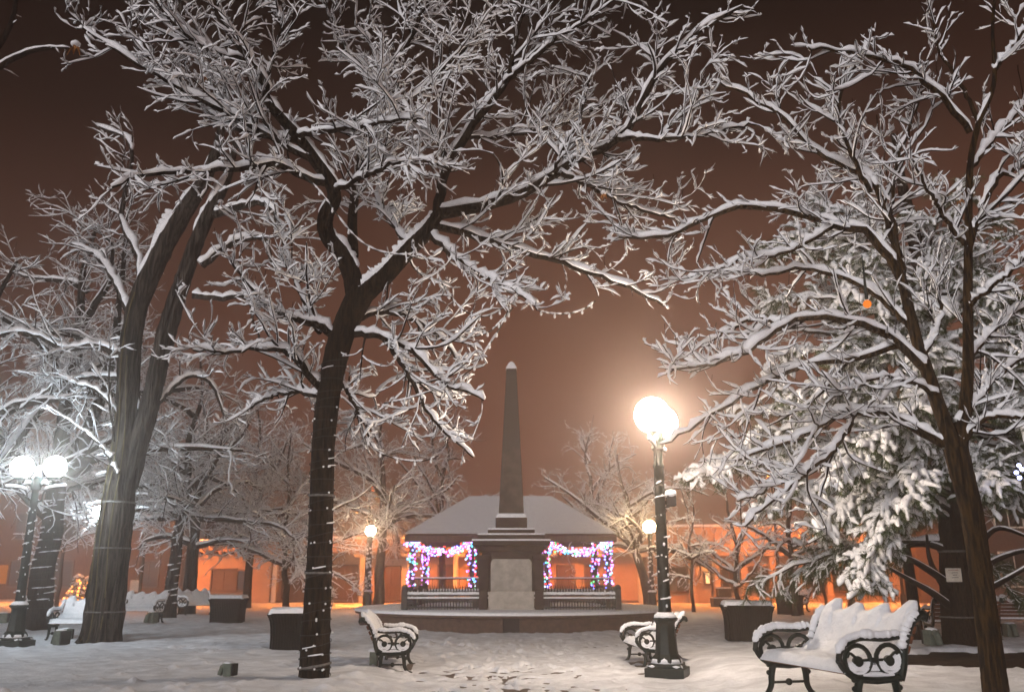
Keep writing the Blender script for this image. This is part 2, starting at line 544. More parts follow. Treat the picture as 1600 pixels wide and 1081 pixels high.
def make_tree(root, trunk, limbs, levels, rng, bark, snow_t=(0.05, 0.035, 0.03, 0.028), trunk_sides=20, groove=0.0, trunk_snow=True, keep=None, skip_trunk_spawn=True, limb_n=26, snow_mat="twig_snow", limb_snow_lo=0.28, gap=0.10, tlo=(0.3, 0.7), ttk=0.7, wf=0.30, lift=0.75):
    """trunk: list of (pts, radii) thick stems; limbs: the same for boughs; levels: dicts for spawn(); everything in world coordinates"""
    tv = []
    for pts, rad in trunk:
        n = 70
        p, r = catmull(pts, rad, n)
        V, F = tube_arrays(p[None], r[None], trunk_sides)
        if groove:
            V3 = V.reshape(n, trunk_sides, 3)
            g = rng.normal(size=trunk_sides) * groove
            gg = np.array([np.roll(g, 0) * (0.7 + 0.6 * math.sin(i * 0.23 + 1)) + rng.normal(size=trunk_sides) * groove * 0.5 for i in range(n)])
            V3 += (V3 - p[:, None]) * gg[..., None]
            V = V3.reshape(-1, 3)
        tv.append((V, [F]))
    V, F = join(tv)
    mesh_np("trunk", V, F, bark, root, world=True)
    Ls = [catmull(p, r, limb_n) for p, r in limbs]
    LP = np.array([a for a, b in Ls]); LR = np.array([b for a, b in Ls])
    wig = rng.normal(size=LP.shape) * 0.012
    wig[:, 0] = 0
    LP = LP + wig
    V, F = tube_arrays(LP, LR, 9)
    mesh_np("limb", V, [F], bark, root, world=True)
    sn, tw = [], []
    s = snow_arrays(LP, LR, snow_t[0], rng, 8, lo=limb_snow_lo, hi=0.75, wf=0.35, lump=0.6, gaps=0.05); sn.append(s)
    if trunk_snow:
        for pts, rad in trunk:
            p, r = catmull(pts, rad, 60)
            sn.append(snow_arrays(p[None], r[None] * 0.9, snow_t[0] * ttk, rng, 8, lo=tlo[0], hi=tlo[1], lump=0.8, gaps=0.15))
    PP, RR = LP, LR
    for li, lv in enumerate(levels):
        src = [(PP, RR)] if not lv.pop("also_limbs", False) else [(PP, RR), (LP, LR)]
        sides = lv.pop("sides", 4)
        outs = [spawn(rng, a, b, **lv) for a, b in src]
        PP = np.concatenate([o[0] for o in outs]); RR = np.concatenate([o[1] for o in outs])
        if keep is not None:
            k = keep(PP)
            PP, RR = PP[k], RR[k]
        V, F = tube_arrays(PP, RR, sides); tw.append((V, [F]))
        sn.append(snow_arrays(PP, RR, snow_t[min(li + 1, len(snow_t) - 1)], rng, 5 if li else 6, lump=0.75, gaps=gap, endw=0.2, wf=wf, lift=lift))
    V, F = join(tw)
    mesh_np("crown", V, F, M["twig"], root, world=True)
    V, F = join(sn)
    mesh_np("snow_cover", V, F, M[snow_mat], root, world=True)
    return LP, LR


def px_limb(spec, W):
    """spec rows (px, py, depth, width_px) -> world pts, radii"""
    pts = [P(a, b, d) for a, b, d, w in spec]
    rad = [max(w, 1.6) / 2 / F_PX * (d * cp + (p[2] - EYE) * sp) for (a, b, d, w), p in zip(spec, pts)]
    return pts, rad


def limb2(pxs, d0, d1, w0, w1):
    n = len(pxs)
    spec = [(a, b, d0 + (d1 - d0) * i / (n - 1), w0 + (w1 - w0) * i / (n - 1)) for i, (a, b) in enumerate(pxs)]
    return px_limb(spec, None)


# ---- the big forked tree in front, light string round its trunk
YA = 13.3
baseA = G(490, 1062, 0.07); YA = float(baseA[1])
tA = thing("deciduous_tree", "snow laden front tree with dark forked trunk wound in tiny bulbs", "tree", baseA)
trunkA = [px_limb([(489, 1075, YA, 54), (491, 1050, YA, 50), (494, 980, YA, 46), (498, 900, YA, 42), (502, 800, YA, 39), (505, 700, YA, 38), (513, 620, YA, 38), (528, 545, YA, 40), (546, 495, YA, 42), (566, 455, YA, 44)], 0),
          px_limb([(560, 470, YA, 36), (548, 425, YA, 30), (530, 392, YA - .1, 28), (512, 368, YA - .2, 26), (508, 340, YA - .3, 25), (522, 310, YA - .4, 23), (515, 283, YA - .5, 22), (492, 250, YA - .6, 20), (462, 210, YA - .8, 18), (435, 180, YA - 1, 16)], 0),
          px_limb([(560, 468, YA, 34), (585, 445, YA, 32), (604, 428, YA, 30), (640, 388, YA, 28), (668, 360, YA, 26), (684, 334, YA, 22)], 0)]
limbsA = [
    limb2([(435, 180), (415, 150), (408, 120), (385, 90), (360, 55), (340, 20), (322, -40), (310, -110)], YA - 1, YA - 1.8, 15, 5),
    limb2([(552, 400), (552, 350), (553, 300), (565, 240), (580, 190), (600, 130), (640, 60), (680, -20), (700, -90)], YA + .2, YA + 1.8, 17, 5),
    limb2([(684, 334), (690, 290), (705, 250), (725, 215), (760, 170), (790, 130), (802, 80), (815, 20), (825, -50)], YA, YA - 0.8, 17, 5),
    limb2([(700, 260), (678, 215), (642, 180), (612, 140), (590, 95), (570, 40)], YA, YA + .9, 9, 4),
    limb2([(684, 334), (720, 328), (770, 318), (820, 300), (865, 272), (910, 245), (955, 225), (985, 200), (1005, 160), (1030, 110), (1075, 65), (1115, 35), (1160, 10)], YA, YA - 1.2, 20, 5),
    limb2([(965, 218), (1000, 216), (1040, 218), (1100, 210), (1180, 195)], YA - .8, YA - 1.4, 9, 3),
    limb2([(672, 352), (720, 362), (770, 378), (820, 395), (870, 408), (930, 430), (990, 452), (1038, 478)], YA, YA + .8, 13, 4),
    limb2([(668, 362), (700, 392), (735, 420), (770, 438), (805, 455), (840, 482)], YA, YA - 1.0, 11, 3),
    limb2([(875, 270), (920, 290), (960, 312), (1010, 330), (1060, 342)], YA - .6, YA + .5, 8, 3),
    limb2([(516, 288), (470, 275), (430, 258), (380, 262), (320, 268), (260, 270), (215, 275), (178, 292)], YA - .5, YA - 2.2, 12, 4),
    limb2([(495, 255), (450, 232), (400, 200), (350, 175), (300, 150), (240, 115), (190, 85), (130, 45)], YA - .6, YA - 1.6, 11, 3),
    limb2([(470, 222), (430, 215), (380, 205), (330, 178), (280, 140), (240, 100), (210, 60)], YA - .8, YA - .2, 9, 3),
    limb2([(412, 140), (422, 100), (440, 50), (432, 0), (420, -50)], YA - 1.2, YA - .4, 8, 4),
    limb2([(462, 212), (510, 205), (560, 200), (610, 190), (660, 185)], YA - .8, YA - 2.2, 9, 3),
    limb2([(580, 190), (620, 170), (670, 130), (720, 80), (760, 30), (790, -30)], YA + .9, YA + 2.2, 9, 3),
    limb2([(515, 300), (550, 285), (600, 262), (650, 250), (700, 262)], YA - .4, YA - 2.0, 9, 3),
    limb2([(640, 388), (620, 360), (600, 330), (590, 300), (600, 250)], YA, YA + 1.8, 9, 3),
    limb2([(725, 215), (770, 215), (830, 205), (890, 190), (940, 165)], YA - .2, YA + 1.0, 8, 3),
    limb2([(790, 130), (830, 95), (870, 60), (920, 30), (960, -10)], YA - .5, YA - 1.2, 8, 3),
    limb2([(385, 92), (340, 85), (300, 60), (255, 20), (230, -30)], YA - 1.3, YA - 2.3, 8, 3),
    limb2([(600, 130), (560, 100), (530, 60), (510, 10), (500, -50)], YA + 1.2, YA + .4, 8, 3),
    limb2([(865, 272), (880, 230), (905, 190), (915, 150), (925, 110)], YA - .6, YA - .2, 6, 3),
    # low boughs either side of the stem
    limb2([(530, 535), (500, 508), (462, 500), (430, 488), (402, 462), (378, 432), (360, 408)], YA, YA - .8, 14, 3),
    limb2([(500, 605), (480, 585), (468, 562), (440, 548), (400, 545), (350, 550), (300, 546)], YA, YA - 1.2, 13, 3),
    limb2([(498, 620), (455, 612), (420, 622), (385, 640)], YA, YA + .7, 8, 3),
    limb2([(545, 520), (575, 522), (610, 532), (645, 548), (670, 575), (700, 602), (730, 612), (757, 625)], YA, YA - .4, 12, 3),
    limb2([(600, 530), (630, 570), (652, 610), (670, 645), (695, 675), (738, 712)], YA, YA + .4, 9, 3),
    limb2([(552, 500), (592, 488), (640, 495), (690, 530), (722, 572)], YA, YA + 1.0, 10, 3),
    limb2([(528, 590), (550, 625), (565, 655), (578, 685)], YA, YA + .6, 7, 3),
    limb2([(500, 520), (480, 480), (462, 440), (450, 400), (440, 360)], YA, YA + .8, 8, 3),
]
rngA = np.random.default_rng(11)
def keepA(Q):
    # the underside of this crown is pruned high over the walk
    e = Q[:, -1] - np.array([0, 0, EYE])
    dp = e[:, 1] * cp + e[:, 2] * sp
    px_ = CX + F_PX * e[:, 0] / dp; py_ = CY - F_PX * (e[:, 2] * cp - e[:, 1] * sp) / dp
    low = (px_ > 762) & (py_ > 496) | (px_ > 620) & (py_ > 728) | (px_ < 470) & (py_ > 668) | (px_ > 930) & (py_ > 470) & (px_ > 1045)
    return ~low
levA = [dict(per_len=0.75, ang=(0.45, 1.0), ln=(0.8, 1.7), N=9, rfac=0.55, rmax=0.024, rmin=0.008, flat=0.8, upb=0.30, jit=0.2, curve_up=0.10, tmin=0.12, sides=5),
        dict(also_limbs=True, per_len=4.8, ang=(0.55, 1.15), ln=(0.4, 1.45), N=8, rfac=0.5, rmax=0.015, rmin=0.005, flat=0.6, upb=0.12, jit=0.22, curve_up=0.12, tmin=0.1, sides=4),
        dict(per_len=8.2, ang=(0.5, 1.05), ln=(0.18, 0.62), N=7, rfac=0.6, rmax=0.009, rmin=0.004, flat=0.75, upb=0.25, jit=0.25, curve_up=0.15, tmin=0.1, sides=3, also_limbs=True),
        dict(per_len=5.4, ang=(0.5, 1.15), ln=(0.07, 0.22), N=4, rfac=0.7, rmax=0.006, rmin=0.0035, flat=0.8, upb=0.35, jit=0.2, curve_up=0.1, tmin=0.15, sides=3)]
trunkA = [(p, [q * 0.95 for q in r]) for p, r in trunkA]
make_tree(tA, trunkA, limbsA, levA, rngA, M["bark"], snow_t=(0.064, 0.042, 0.035, 0.030, 0.023), keep=keepA, groove=0.035, trunk_sides=30)


def trunk_at(spec, t):
    p, r = spec
    i = min(int(t * (len(p) - 1)), len(p) - 2); f = t * (len(p) - 1) - i
    return p[i] * (1 - f) + p[i + 1] * f, r[i] * (1 - f) + r[i + 1] * f


def ball_mesh(name, r, mat, seg=8, rings=5):
    o = MB().ball((0, 0, 0), r, seg, rings).build(name, mat, None, angle=None)
    me = o.data
    bpy.data.objects.remove(o)
    return me


FROST = ball_mesh("bulb", 0.015, M["bulb_frost"], 7, 5)


def put(name, me, parent, loc):
    o = bpy.data.objects.new(name, me)
    COL.objects.link(o)
    o.parent = parent
    o.location = tuple(float(c) for c in loc)
    return o


def wind_string(spec, base, label, t0, t1, turns, nb, rng, snowbits=40, group=None, bulb_me=None, spiral_r=0.012, bit=0.03):
    st = thing("string_light", label, "string lights", base, group=group)
    p, r = catmull(spec[0], spec[1], 120)
    L0 = np.array(base)
    cord, n = [], turns * 14
    for i in range(n + 1):
        t = t0 + (t1 - t0) * i / n
        c, rr = trunk_at((p, r), t)
        a = 2 * PI * turns * i / n
        rr = rr * 1.03 + spiral_r
        cord.append(np.array([c[0] + math.cos(a) * rr, c[1] + math.sin(a) * rr, c[2] + 0.03 * math.sin(a * 0.7)]) - L0)
    MB().tube(cord, 0.006, 4).build("cord", M["cord"], st)
    for k in range(nb):
        i = rng.integers(0, n)
        q = cord[i] + rng.normal(size=3) * 0.012
        c, rr = trunk_at((p, r), t0 + (t1 - t0) * i / n)
        d = q[:2] - (c - L0)[:2]
        q[:2] += d / max(np.linalg.norm(d), 1e-6) * 0.014
        put("bulb", bulb_me or FROST, st, q)
    if snowbits:
        mb = MB()
        for k in range(snowbits):
            i = int(rng.integers(2, n - 2))
            seg = [cord[j] + np.array([0, 0, 0.012]) for j in range(i - 1, i + 2)]
            mb.tube(seg, [0.008, rng.uniform(0.5, 1) * bit, 0.008], 6)
        mb.build("snow_cover", M["snow"], st)
    return st


wind_string(trunkA[0], baseA, "string of small white bulbs wound round the dark forked tree trunk", 0.03, 0.80, 30, 100, np.random.default_rng(3), snowbits=22, bit=.014)
# pale ties round the trunk are part of the tree
def band(root, spec, t, h=0.035, tilt=0.0):
    p, r = catmull(spec[0], spec[1], 120)
    c, rr = trunk_at((p, r), t)
    L = np.array(root.location)
    pts = [(c[0] - L[0] + math.cos(a) * rr * 1.06, c[1] - L[1] + math.sin(a) * rr * 1.06, c[2] - L[2] + tilt * math.cos(a)) for a in np.arange(26) * 2 * PI / 26]
    MB().tube(pts, 0.012, 6, closed=True, sq=h / 0.024).build("band", M["pale_band"], root)
band(tA, trunkA[0], 0.055, tilt=0.035); band(tA, trunkA[0], 0.265); band(tA, trunkA[0], 0.45)

LAMP_W = P(1028, 648, 13.4)
# ---- the tree at the right front with the tan trunk
baseB = G(1556, 1088, 0.17); YB = float(baseB[1])
tB = thing("deciduous_tree", "snow laden tree with slim tan trunk beside the large bench", "tree", baseB)
trunkB = [px_limb([(1558, 1104, YB, 50), (1556, 1080, YB, 47), (1546, 1000, YB, 42), (1533, 900, YB, 40), (1518, 800, YB, 40), (1503, 740, YB, 42), (1493, 700, YB, 44)], 0),
          px_limb([(1496, 720, YB, 30), (1484, 680, YB, 28), (1465, 630, YB + .1, 25), (1445, 570, YB + .2, 22), (1428, 515, YB + .3, 20), (1410, 440, YB + .4, 17)], 0),
          px_limb([(1498, 715, YB, 26), (1505, 670, YB, 24), (1510, 615, YB, 22), (1513, 560, YB, 20), (1512, 480, YB, 17), (1513, 394, YB, 15), (1515, 270, YB - .1, 12), (1528, 197, YB - .2, 10), (1553, 130, YB - .2, 8), (1551, 40, YB - .2, 6), (1560, -60, YB, 4)], 0)]
limbsB = [
    limb2([(1410, 440), (1375, 385), (1347, 360), (1305, 350), (1228, 331), (1150, 326), (1100, 345), (1030, 372), (965, 370)], YB + .4, YB + .8, 15, 4),
    limb2([(1410, 440), (1378, 310), (1350, 275), (1274, 238), (1233, 191), (1170, 150), (1120, 130)], YB + .4, YB + 1.4, 11, 3),
    limb2([(1409, 404), (1395, 340), (1398, 269), (1414, 217), (1440, 145), (1450, 90)], YB + .4, YB + .2, 8, 3),
    limb2([(1360, 300), (1330, 240), (1310, 180), (1330, 110), (1370, 60)], YB + .6, YB - .3, 8, 3),
    limb2([(1515, 207), (1461, 140), (1409, 104), (1331, 83), (1260, 75)], YB - .1, YB - .9, 10, 3),
    limb2([(1507, 383), (1471, 331), (1445, 290), (1425, 250)], YB, YB - .6, 8, 3),
    limb2([(1512, 394), (1549, 295), (1600, 259), (1660, 235)], YB, YB - .4, 10, 4),
    limb2([(1518, 260), (1560, 210), (1600, 165), (1650, 120)], YB - .1, YB + .6, 8, 3),
    limb2([(1530, 190), (1500, 130), (1470, 80), (1455, 20), (1440, -40)], YB - .2, YB + .4, 7, 3),
    limb2([(1553, 110), (1585, 70), (1620, 20)], YB - .2, YB - .5, 6, 3),
    limb2([(1486, 690), (1470, 692), (1440, 675), (1400, 652), (1350, 645), (1315, 648), (1250, 685), (1200, 700), (1150, 722)], YB, YB + .4, 17, 4),
    limb2([(1335, 646), (1318, 680), (1300, 705), (1265, 735), (1235, 760), (1195, 790), (1168, 818)], YB + .2, YB + .1, 9, 4),
    limb2([(1265, 735), (1225, 745), (1190, 770), (1150, 782)], YB + .2, YB + .5, 6, 3),
    limb2([(1448, 580), (1400, 535), (1350, 508), (1290, 495), (1230, 505), (1170, 545), (1110, 570), (1045, 575)], YB + .2, YB - .4, 14, 4),
    limb2([(1405, 540), (1340, 560), (1260, 570), (1190, 600), (1130, 638), (1075, 672), (1035, 697)], YB + .2, YB + .6, 10, 3),
    limb2([(1230, 505), (1180, 500), (1140, 515), (1100, 545)], YB, YB + .5, 6, 3),
    limb2([(1425, 515), (1380, 470), (1330, 440), (1260, 420), (1190, 430), (1130, 415)], YB + .3, YB + 1.1, 10, 3),
    limb2([(1305, 350), (1260, 380), (1210, 400), (1165, 405), (1120, 420)], YB + .5, YB + .2, 7, 3),
    limb2([(1500, 660), (1540, 610), (1580, 570), (1640, 540)], YB, YB + .4, 10, 4),
    limb2([(1505, 690), (1540, 655), (1600, 650), (1660, 640)], YB, YB - .5, 9, 4),
    limb2([(1512, 560), (1550, 520), (1600, 480), (1650, 470)], YB, YB + .6, 8, 3),
    limb2([(1512, 480), (1560, 440), (1610, 400)], YB, YB - .6, 8, 3),
    limb2([(1465, 620), (1430, 600), (1390, 590), (1340, 600), (1290, 630)], YB + .1, YB - .6, 8, 3),
    limb2([(1440, 560), (1470, 500), (1465, 440), (1480, 390)], YB + .2, YB + .7, 7, 3),
]
rngB = np.random.default_rng(23)
def keepB(Q):
    # twigs left out round and before the lamp globes, standing in for their glare
    return (np.linalg.norm(Q - LAMP_W, axis=-1).min(1) > 1.0) & (np.hypot(Q[:, :, 0] * 13.4 / Q[:, :, 1] - LAMP_W[0], (Q[:, :, 2] - EYE) * 13.4 / Q[:, :, 1] - (LAMP_W[2] - EYE)).min(1) > 0.5)
levB = [dict(per_len=0.7, ang=(0.45, 1.0), ln=(0.8, 1.7), N=9, rfac=0.55, rmax=0.020, rmin=0.007, flat=0.8, upb=0.25, jit=0.2, curve_up=0.18, tmin=0.12, sides=5),
        dict(also_limbs=True, per_len=4.0, ang=(0.5, 1.1), ln=(0.4, 1.1), N=8, rfac=0.5, rmax=0.014, rmin=0.005, flat=0.8, upb=0.15, jit=0.25, curve_up=0.22, tmin=0.1, sides=4),
        dict(per_len=6.8, ang=(0.5, 1.05), ln=(0.18, 0.55), N=7, rfac=0.6, rmax=0.008, rmin=0.004, flat=0.8, upb=0.3, jit=0.25, curve_up=0.25, tmin=0.1, sides=3, also_limbs=True),
        dict(per_len=4.4, ang=(0.5, 1.0), ln=(0.06, 0.17), N=4, rfac=0.7, rmax=0.006, rmin=0.0035, flat=0.8, upb=0.4, jit=0.2, curve_up=0.2, tmin=0.2, sides=3)]
trunkB = [(p, [q * 0.84 for q in r]) for p, r in trunkB]
make_tree(tB, trunkB, limbsB, levB, rngB, M["tan_bark"], snow_t=(0.056, 0.039, 0.033, 0.027, 0.020), keep=keepB, groove=0.03, trunk_sides=30)

# ---- the old two-stemmed tree at the left
baseC = G(160, 1003, 0.0); YC = float(baseC[1])
tC = thing("deciduous_tree", "massive old tree with two thick leaning stems beside the white twin lamp", "tree", baseC)
trunkC = [px_limb([(155, 1012, YC, 72), (160, 995, YC, 62), (168, 930, YC, 58), (176, 860, YC, 55), (186, 780, YC, 50), (193, 720, YC, 44), (200, 640, YC, 36), (203, 560, YC, 33), (212, 490, YC, 33), (230, 440, YC, 34), (262, 375, YC, 31), (292, 325, YC, 27), (318, 285, YC - .3, 22), (340, 230, YC - .5, 16), (350, 170, YC - .6, 11)], 0),
          px_limb([(196, 760, YC, 36), (212, 705, YC, 34), (232, 640, YC, 33), (248, 570, YC, 32), (265, 500, YC, 30), (290, 425, YC, 28), (312, 365, YC, 26), (335, 315, YC, 22), (355, 275, YC + .3, 16), (368, 220, YC + .5, 10)], 0),
          px_limb([(226, 450, YC, 30), (240, 405, YC + .2, 28), (258, 365, YC + .4, 27), (275, 335, YC + .6, 26)], 0)]
limbsC = [
    limb2([(333, 335), (380, 322), (412, 318), (435, 345), (445, 380)], YC, YC - .8, 13, 4),
    limb2([(316, 415), (360, 382), (410, 372), (425, 410), (440, 430)], YC, YC + 1, 12, 4),
    limb2([(300, 462), (350, 466), (388, 465), (395, 500), (410, 540)], YC, YC + .5, 10, 3),
    limb2([(238, 640), (290, 590), (330, 600), (350, 650)], YC, YC + 1.5, 8, 3),
    limb2([(205, 500), (180, 440), (150, 400), (110, 380)], YC, YC + 1.5, 12, 4),
    limb2([(200, 560), (150, 540), (100, 545), (40, 520), (-40, 530)], YC, YC - 1.0, 11, 4),
    limb2([(195, 590), (140, 590), (90, 600), (30, 640)], YC, YC + 1.0, 8, 3),
    limb2([(190, 680), (178, 640), (150, 610), (120, 600)], YC, YC - .5, 6, 3),
    limb2([(178, 690), (172, 640), (170, 590), (172, 540)], YC - .3, YC - .5, 4, 2),
    limb2([(350, 180), (330, 120), (290, 60), (280, 0), (260, -60)], YC - .6, YC + .5, 10, 4),
    limb2([(220, 470), (215, 400), (190, 340), (205, 230), (150, 195)], YC, YC + 2, 12, 4),
    limb2([(182, 740), (160, 700), (145, 685), (130, 670)], YC - .4, YC - .9, 5, 2),
]
rngC = np.random.default_rng(31)
levC = [dict(per_len=2.4, ang=(0.5, 1.2), ln=(0.8, 2.4), N=8, rfac=0.45, rmax=0.02, rmin=0.008, flat=0.8, upb=0.1, jit=0.3, curve_up=0.05, tmin=0.15, sides=4),
        dict(per_len=3.4, ang=(0.5, 1.2), ln=(0.3, 0.9), N=6, rfac=0.6, rmax=0.012, rmin=0.006, flat=0.9, upb=0.1, jit=0.3, curve_up=0.05, tmin=0.1, sides=3)]
trunkC = [(p, [q * (0.92, 0.84, 0.8)[i] for q in r]) for i, (p, r) in enumerate(trunkC)]
make_tree(tC, trunkC, limbsC, levC, rngC, M["old_bark"], snow_t=(0.08, 0.042, 0.034), groove=0.08, trunk_sides=40, tlo=(0.2, 0.5), ttk=1.1)
band(tC, trunkC[0], 0.16); band(tC, trunkC[0], 0.235, h=0.05); band(tC, trunkC[0], 0.06)
mb = MB()
pC, rC = catmull(trunkC[0][0], trunkC[0][1], 60)
for a0, tt in ((-1.9, 0.62), (-1.35, 0.5), (-2.4, 0.4)):
    mb.tube([(pC[i][0] + math.cos(a0 + .1 * math.sin(i * .4)) * rC[i] * 1.06, pC[i][1] + math.sin(a0) * rC[i] * 1.06, pC[i][2]) for i in range(0, int(60 * tt))], 0.011, 5)
tag(mb.build("cable", M["cable"]), "yellowish cables running up the massive old two stemmed trunk", "cable")
# tufts of snow caught along the left edge of the old trunk
mb = MB()
for k in range(16):
    i = int(rngC.integers(8, 34)); a = PI + rngC.normal() * 0.35
    q = np.array([pC[i][0] + math.cos(a) * rC[i] * 1.05, pC[i][1] + math.sin(a) * rC[i] * 1.05 - .05, pC[i][2]])
    mb.tube([q, q + np.array([-0.07, -0.02, -0.02]), q + np.array([-0.16 - .1 * rngC.random(), -0.03, -0.06])], [0.03, 0.028, 0.008], 6)
mb.build("snow_clump", M["snow"], tC, world=True)

# ---- procedural background trees
def auto_tree(px, py, Yd, height, crown, label, seed, lean=0.0, fork=0.35, nl=9, trunk_w=0.22, dens=1.0, bark="bark", name="deciduous_tree", group=None, spread=0.9, snow_t=(0.042, 0.028, 0.022, 0.019), z0=0.0, rmin=0.0055, upward=1.0, wound=None, lv2=2.6, vase=False):
    rng = np.random.default_rng(seed)
    b = P(px, py, Yd); b[2] = z0
    root = thing(name, label, "tree", b, group=group)
    hf = height * fork
    n = 6
    tp = [b + np.array([lean * (i / (n - 1)) ** 1.3 * hf + rng.normal() * 0.03 * (i > 0), rng.normal() * 0.04 * (i > 0), -0.1 + (hf + 0.1) * i / (n - 1)]) for i in range(n)]
    tr = [trunk_w * (1.25 if i == 0 else 1 - 0.3 * i / (n - 1)) for i in range(n)]
    top = tp[-1]
    limbs = []
    lead = [top + np.array([lean * 0.6 * s * (height - hf) + rng.normal() * 0.2 * s, rng.normal() * 0.2 * s, (height - hf) * s * 0.95]) for s in np.linspace(0, 1, 5)]
    limbs.append((lead, [trunk_w * 0.65 * (1 - 0.85 * s) + 0.01 for s in np.linspace(0, 1, 5)]))
    for k in range(nl):
        s = 0.0 if k < nl * 0.45 else rng.uniform(0.05, 0.75)
        st = top + (lead[-1] - top) * s
        if k >= nl * 0.8: st = tp[3] + (tp[5] - tp[3]) * rng.random()
        az = 2 * PI * (k * 0.382 + rng.uniform(-.06, .06))
        el = rng.uniform(0.25, 0.95) * upward
        ln = crown * (1 - 0.55 * s) * rng.uniform(0.75, 1.1) / max(math.cos(el), 0.55) * 0.9
        d = np.array([math.cos(az) * math.cos(el), math.sin(az) * math.cos(el), math.sin(el)])
        pts, cur = [st.copy()], st.copy()
        for i in range(5):
            d = unit(d + np.array([rng.normal() * .18, rng.normal() * .18, (0.10 if vase else -0.10) + rng.normal() * .14]))
            cur = cur + d * ln / 5
            pts.append(cur.copy())
        r0 = trunk_w * rng.uniform(0.38, 0.6) * (1 - 0.4 * s)
        limbs.append((pts, [r0 * (1 - 0.82 * i / 5) + 0.006 for i in range(6)]))
    lev = [dict(per_len=1.9 * dens, ang=(0.5, 1.15), ln=(0.28 * crown, 0.62 * crown), N=7, rfac=0.5, rmax=0.026, rmin=rmin * 1.3, flat=0.8, upb=0.12, jit=0.3, curve_up=0.06, tmin=0.15, sides=4),
           dict(per_len=lv2 * dens, ang=(0.5, 1.15), ln=(0.1 * crown, 0.3 * crown), N=5, rfac=0.6, rmax=0.016, rmin=rmin, flat=0.9, upb=0.12, jit=0.3, curve_up=0.02, tmin=0.1, sides=3, also_limbs=True)]
    dens = dens * 1.2
    if True:
        lev.append(dict(per_len=3.8 * dens, ang=(0.5, 1.1), ln=(0.05 * crown, 0.13 * crown), N=4, rfac=0.7, rmax=0.012, rmin=rmin, flat=0.9, upb=0.15, jit=0.25, curve_up=0.0, tmin=0.2, sides=3))
    make_tree(root, [(tp, tr)], limbs, lev, rng, M[bark], snow_t=snow_t, trunk_sides=14, groove=0.03, limb_n=16, wf=0.55, lift=0.3, gap=0.05)
    if wound:
        turns, nb = wound
        wind_string((tp, tr), b, label_w[px], 0.12, 0.99, turns, nb, rng, snowbits=turns * 5, group="light strings wound round the trunks", bit=0.032)
    return root


label_w = {55: "snowy light string wound round the trunk just behind the white twin lamp", 262: "snowy light string wound round the slim trunk right of the massive old tree"}
GB = None
auto_tree(55, 975, 25.0, 12.5, 5.6, "tall pale snowy tree rising behind the white twin lamp", 101, lean=0.02, fork=0.33, nl=13, trunk_w=0.36, dens=1.15, wound=(20, 30), snow_t=(0.045, 0.029, 0.023, 0.020))
auto_tree(262, 960, 31.0, 9.5, 4.6, "snowy tree with dark slim trunk between the massive old tree and the orange wall", 102, lean=0.04, fork=0.36, nl=12, trunk_w=0.24, dens=1.25, wound=(14, 20), snow_t=(0.045, 0.029, 0.023, 0.020))
auto_tree(292, 957, 34.5, 8.5, 4.4, "snowy grey trunked tree at the left end of the orange wall", 103, lean=0.02, fork=0.42, nl=10, trunk_w=0.28, dens=1.2)
auto_tree(448, 950, 36.0, 7.5, 4.4, "leaning thin snowy tree beside the orange portal, behind the forked trunk", 104, lean=-0.12, fork=0.24, nl=12, trunk_w=0.15, dens=1.35)
auto_tree(590, 948, 39.5, 9.0, 4.8, "tall faint snowy tree rising behind the lit lamp left of the bandstand", 105, lean=0.02, fork=0.4, nl=12, trunk_w=0.24, dens=1.2)
auto_tree(1015, 950, 38.0, 6.8, 4.0, "snowy tree with bent trunk just right of the bandstand", 106, lean=-0.2, fork=0.36, nl=11, trunk_w=0.22, dens=1.25)
auto_tree(1084, 950, 36.0, 4.9, 1.9, "small round snowy tree with a thin straight trunk right of the warm lamp", 107, fork=0.42, nl=10, trunk_w=0.075, dens=1.8, upward=1.2)
auto_tree(1153, 946, 36.5, 6.4, 3.0, "open snowy tree with rising boughs in front of the lit doorway facade", 108, fork=0.24, nl=11, trunk_w=0.11, dens=0.9, vase=True)
auto_tree(1242, 940, 33.0, 6.0, 2.6, "dark trunked snowy tree rising behind the smaller black tub at the right", 109, fork=0.35, nl=9, trunk_w=0.14, dens=1.0)
auto_tree(1290, 945, 40.0, 5.0, 2.0, "thin faint sapling against the orange facade behind the large bench", 110, fork=0.45, nl=8, trunk_w=0.07, dens=1.1)
auto_tree(1330, 945, 42.0, 7.5, 3.4, "tall faint snowy tree at the orange facade behind the conifer", 116, fork=0.4, nl=9, trunk_w=0.15, dens=1.0)
auto_tree(1432, 990, 19.6, 13.0, 3.4, "tall slender snowy tree with thin dark trunk left of the conifer trunk", 111, lean=-0.012, fork=0.5, nl=16, trunk_w=0.115, dens=1.5, snow_t=(0.05, 0.04, 0.035), z0=0.1, rmin=0.006, vase=True)
auto_tree(-90, 985, 22.0, 10.0, 4.6, "dim snowy tree at the left edge beyond the white twin lamp", 112, lean=0.03, fork=0.33, nl=11, trunk_w=0.3, dens=1.1)
auto_tree(170, 950, 38.0, 12.5, 5.5, "tall dim snowy tree far behind the massive old tree", 113, fork=0.35, nl=12, trunk_w=0.3, dens=1.1)
auto_tree(88, 948, 41.0, 7.0, 3.0, "thin bare tree near the orange lit little firs", 114, fork=0.4, nl=8, trunk_w=0.09, dens=0.7)
auto_tree(385, 948, 41.0, 9.5, 4.8, "broad faint snowy tree in front of the orange wall", 115, fork=0.42, nl=11, trunk_w=0.2, dens=1.1)
auto_tree(930, 944, 43.0, 8.5, 3.8, "faint snowy tree behind the right end of the bandstand roof", 117, fork=0.42, nl=10, trunk_w=0.18, dens=1.1)
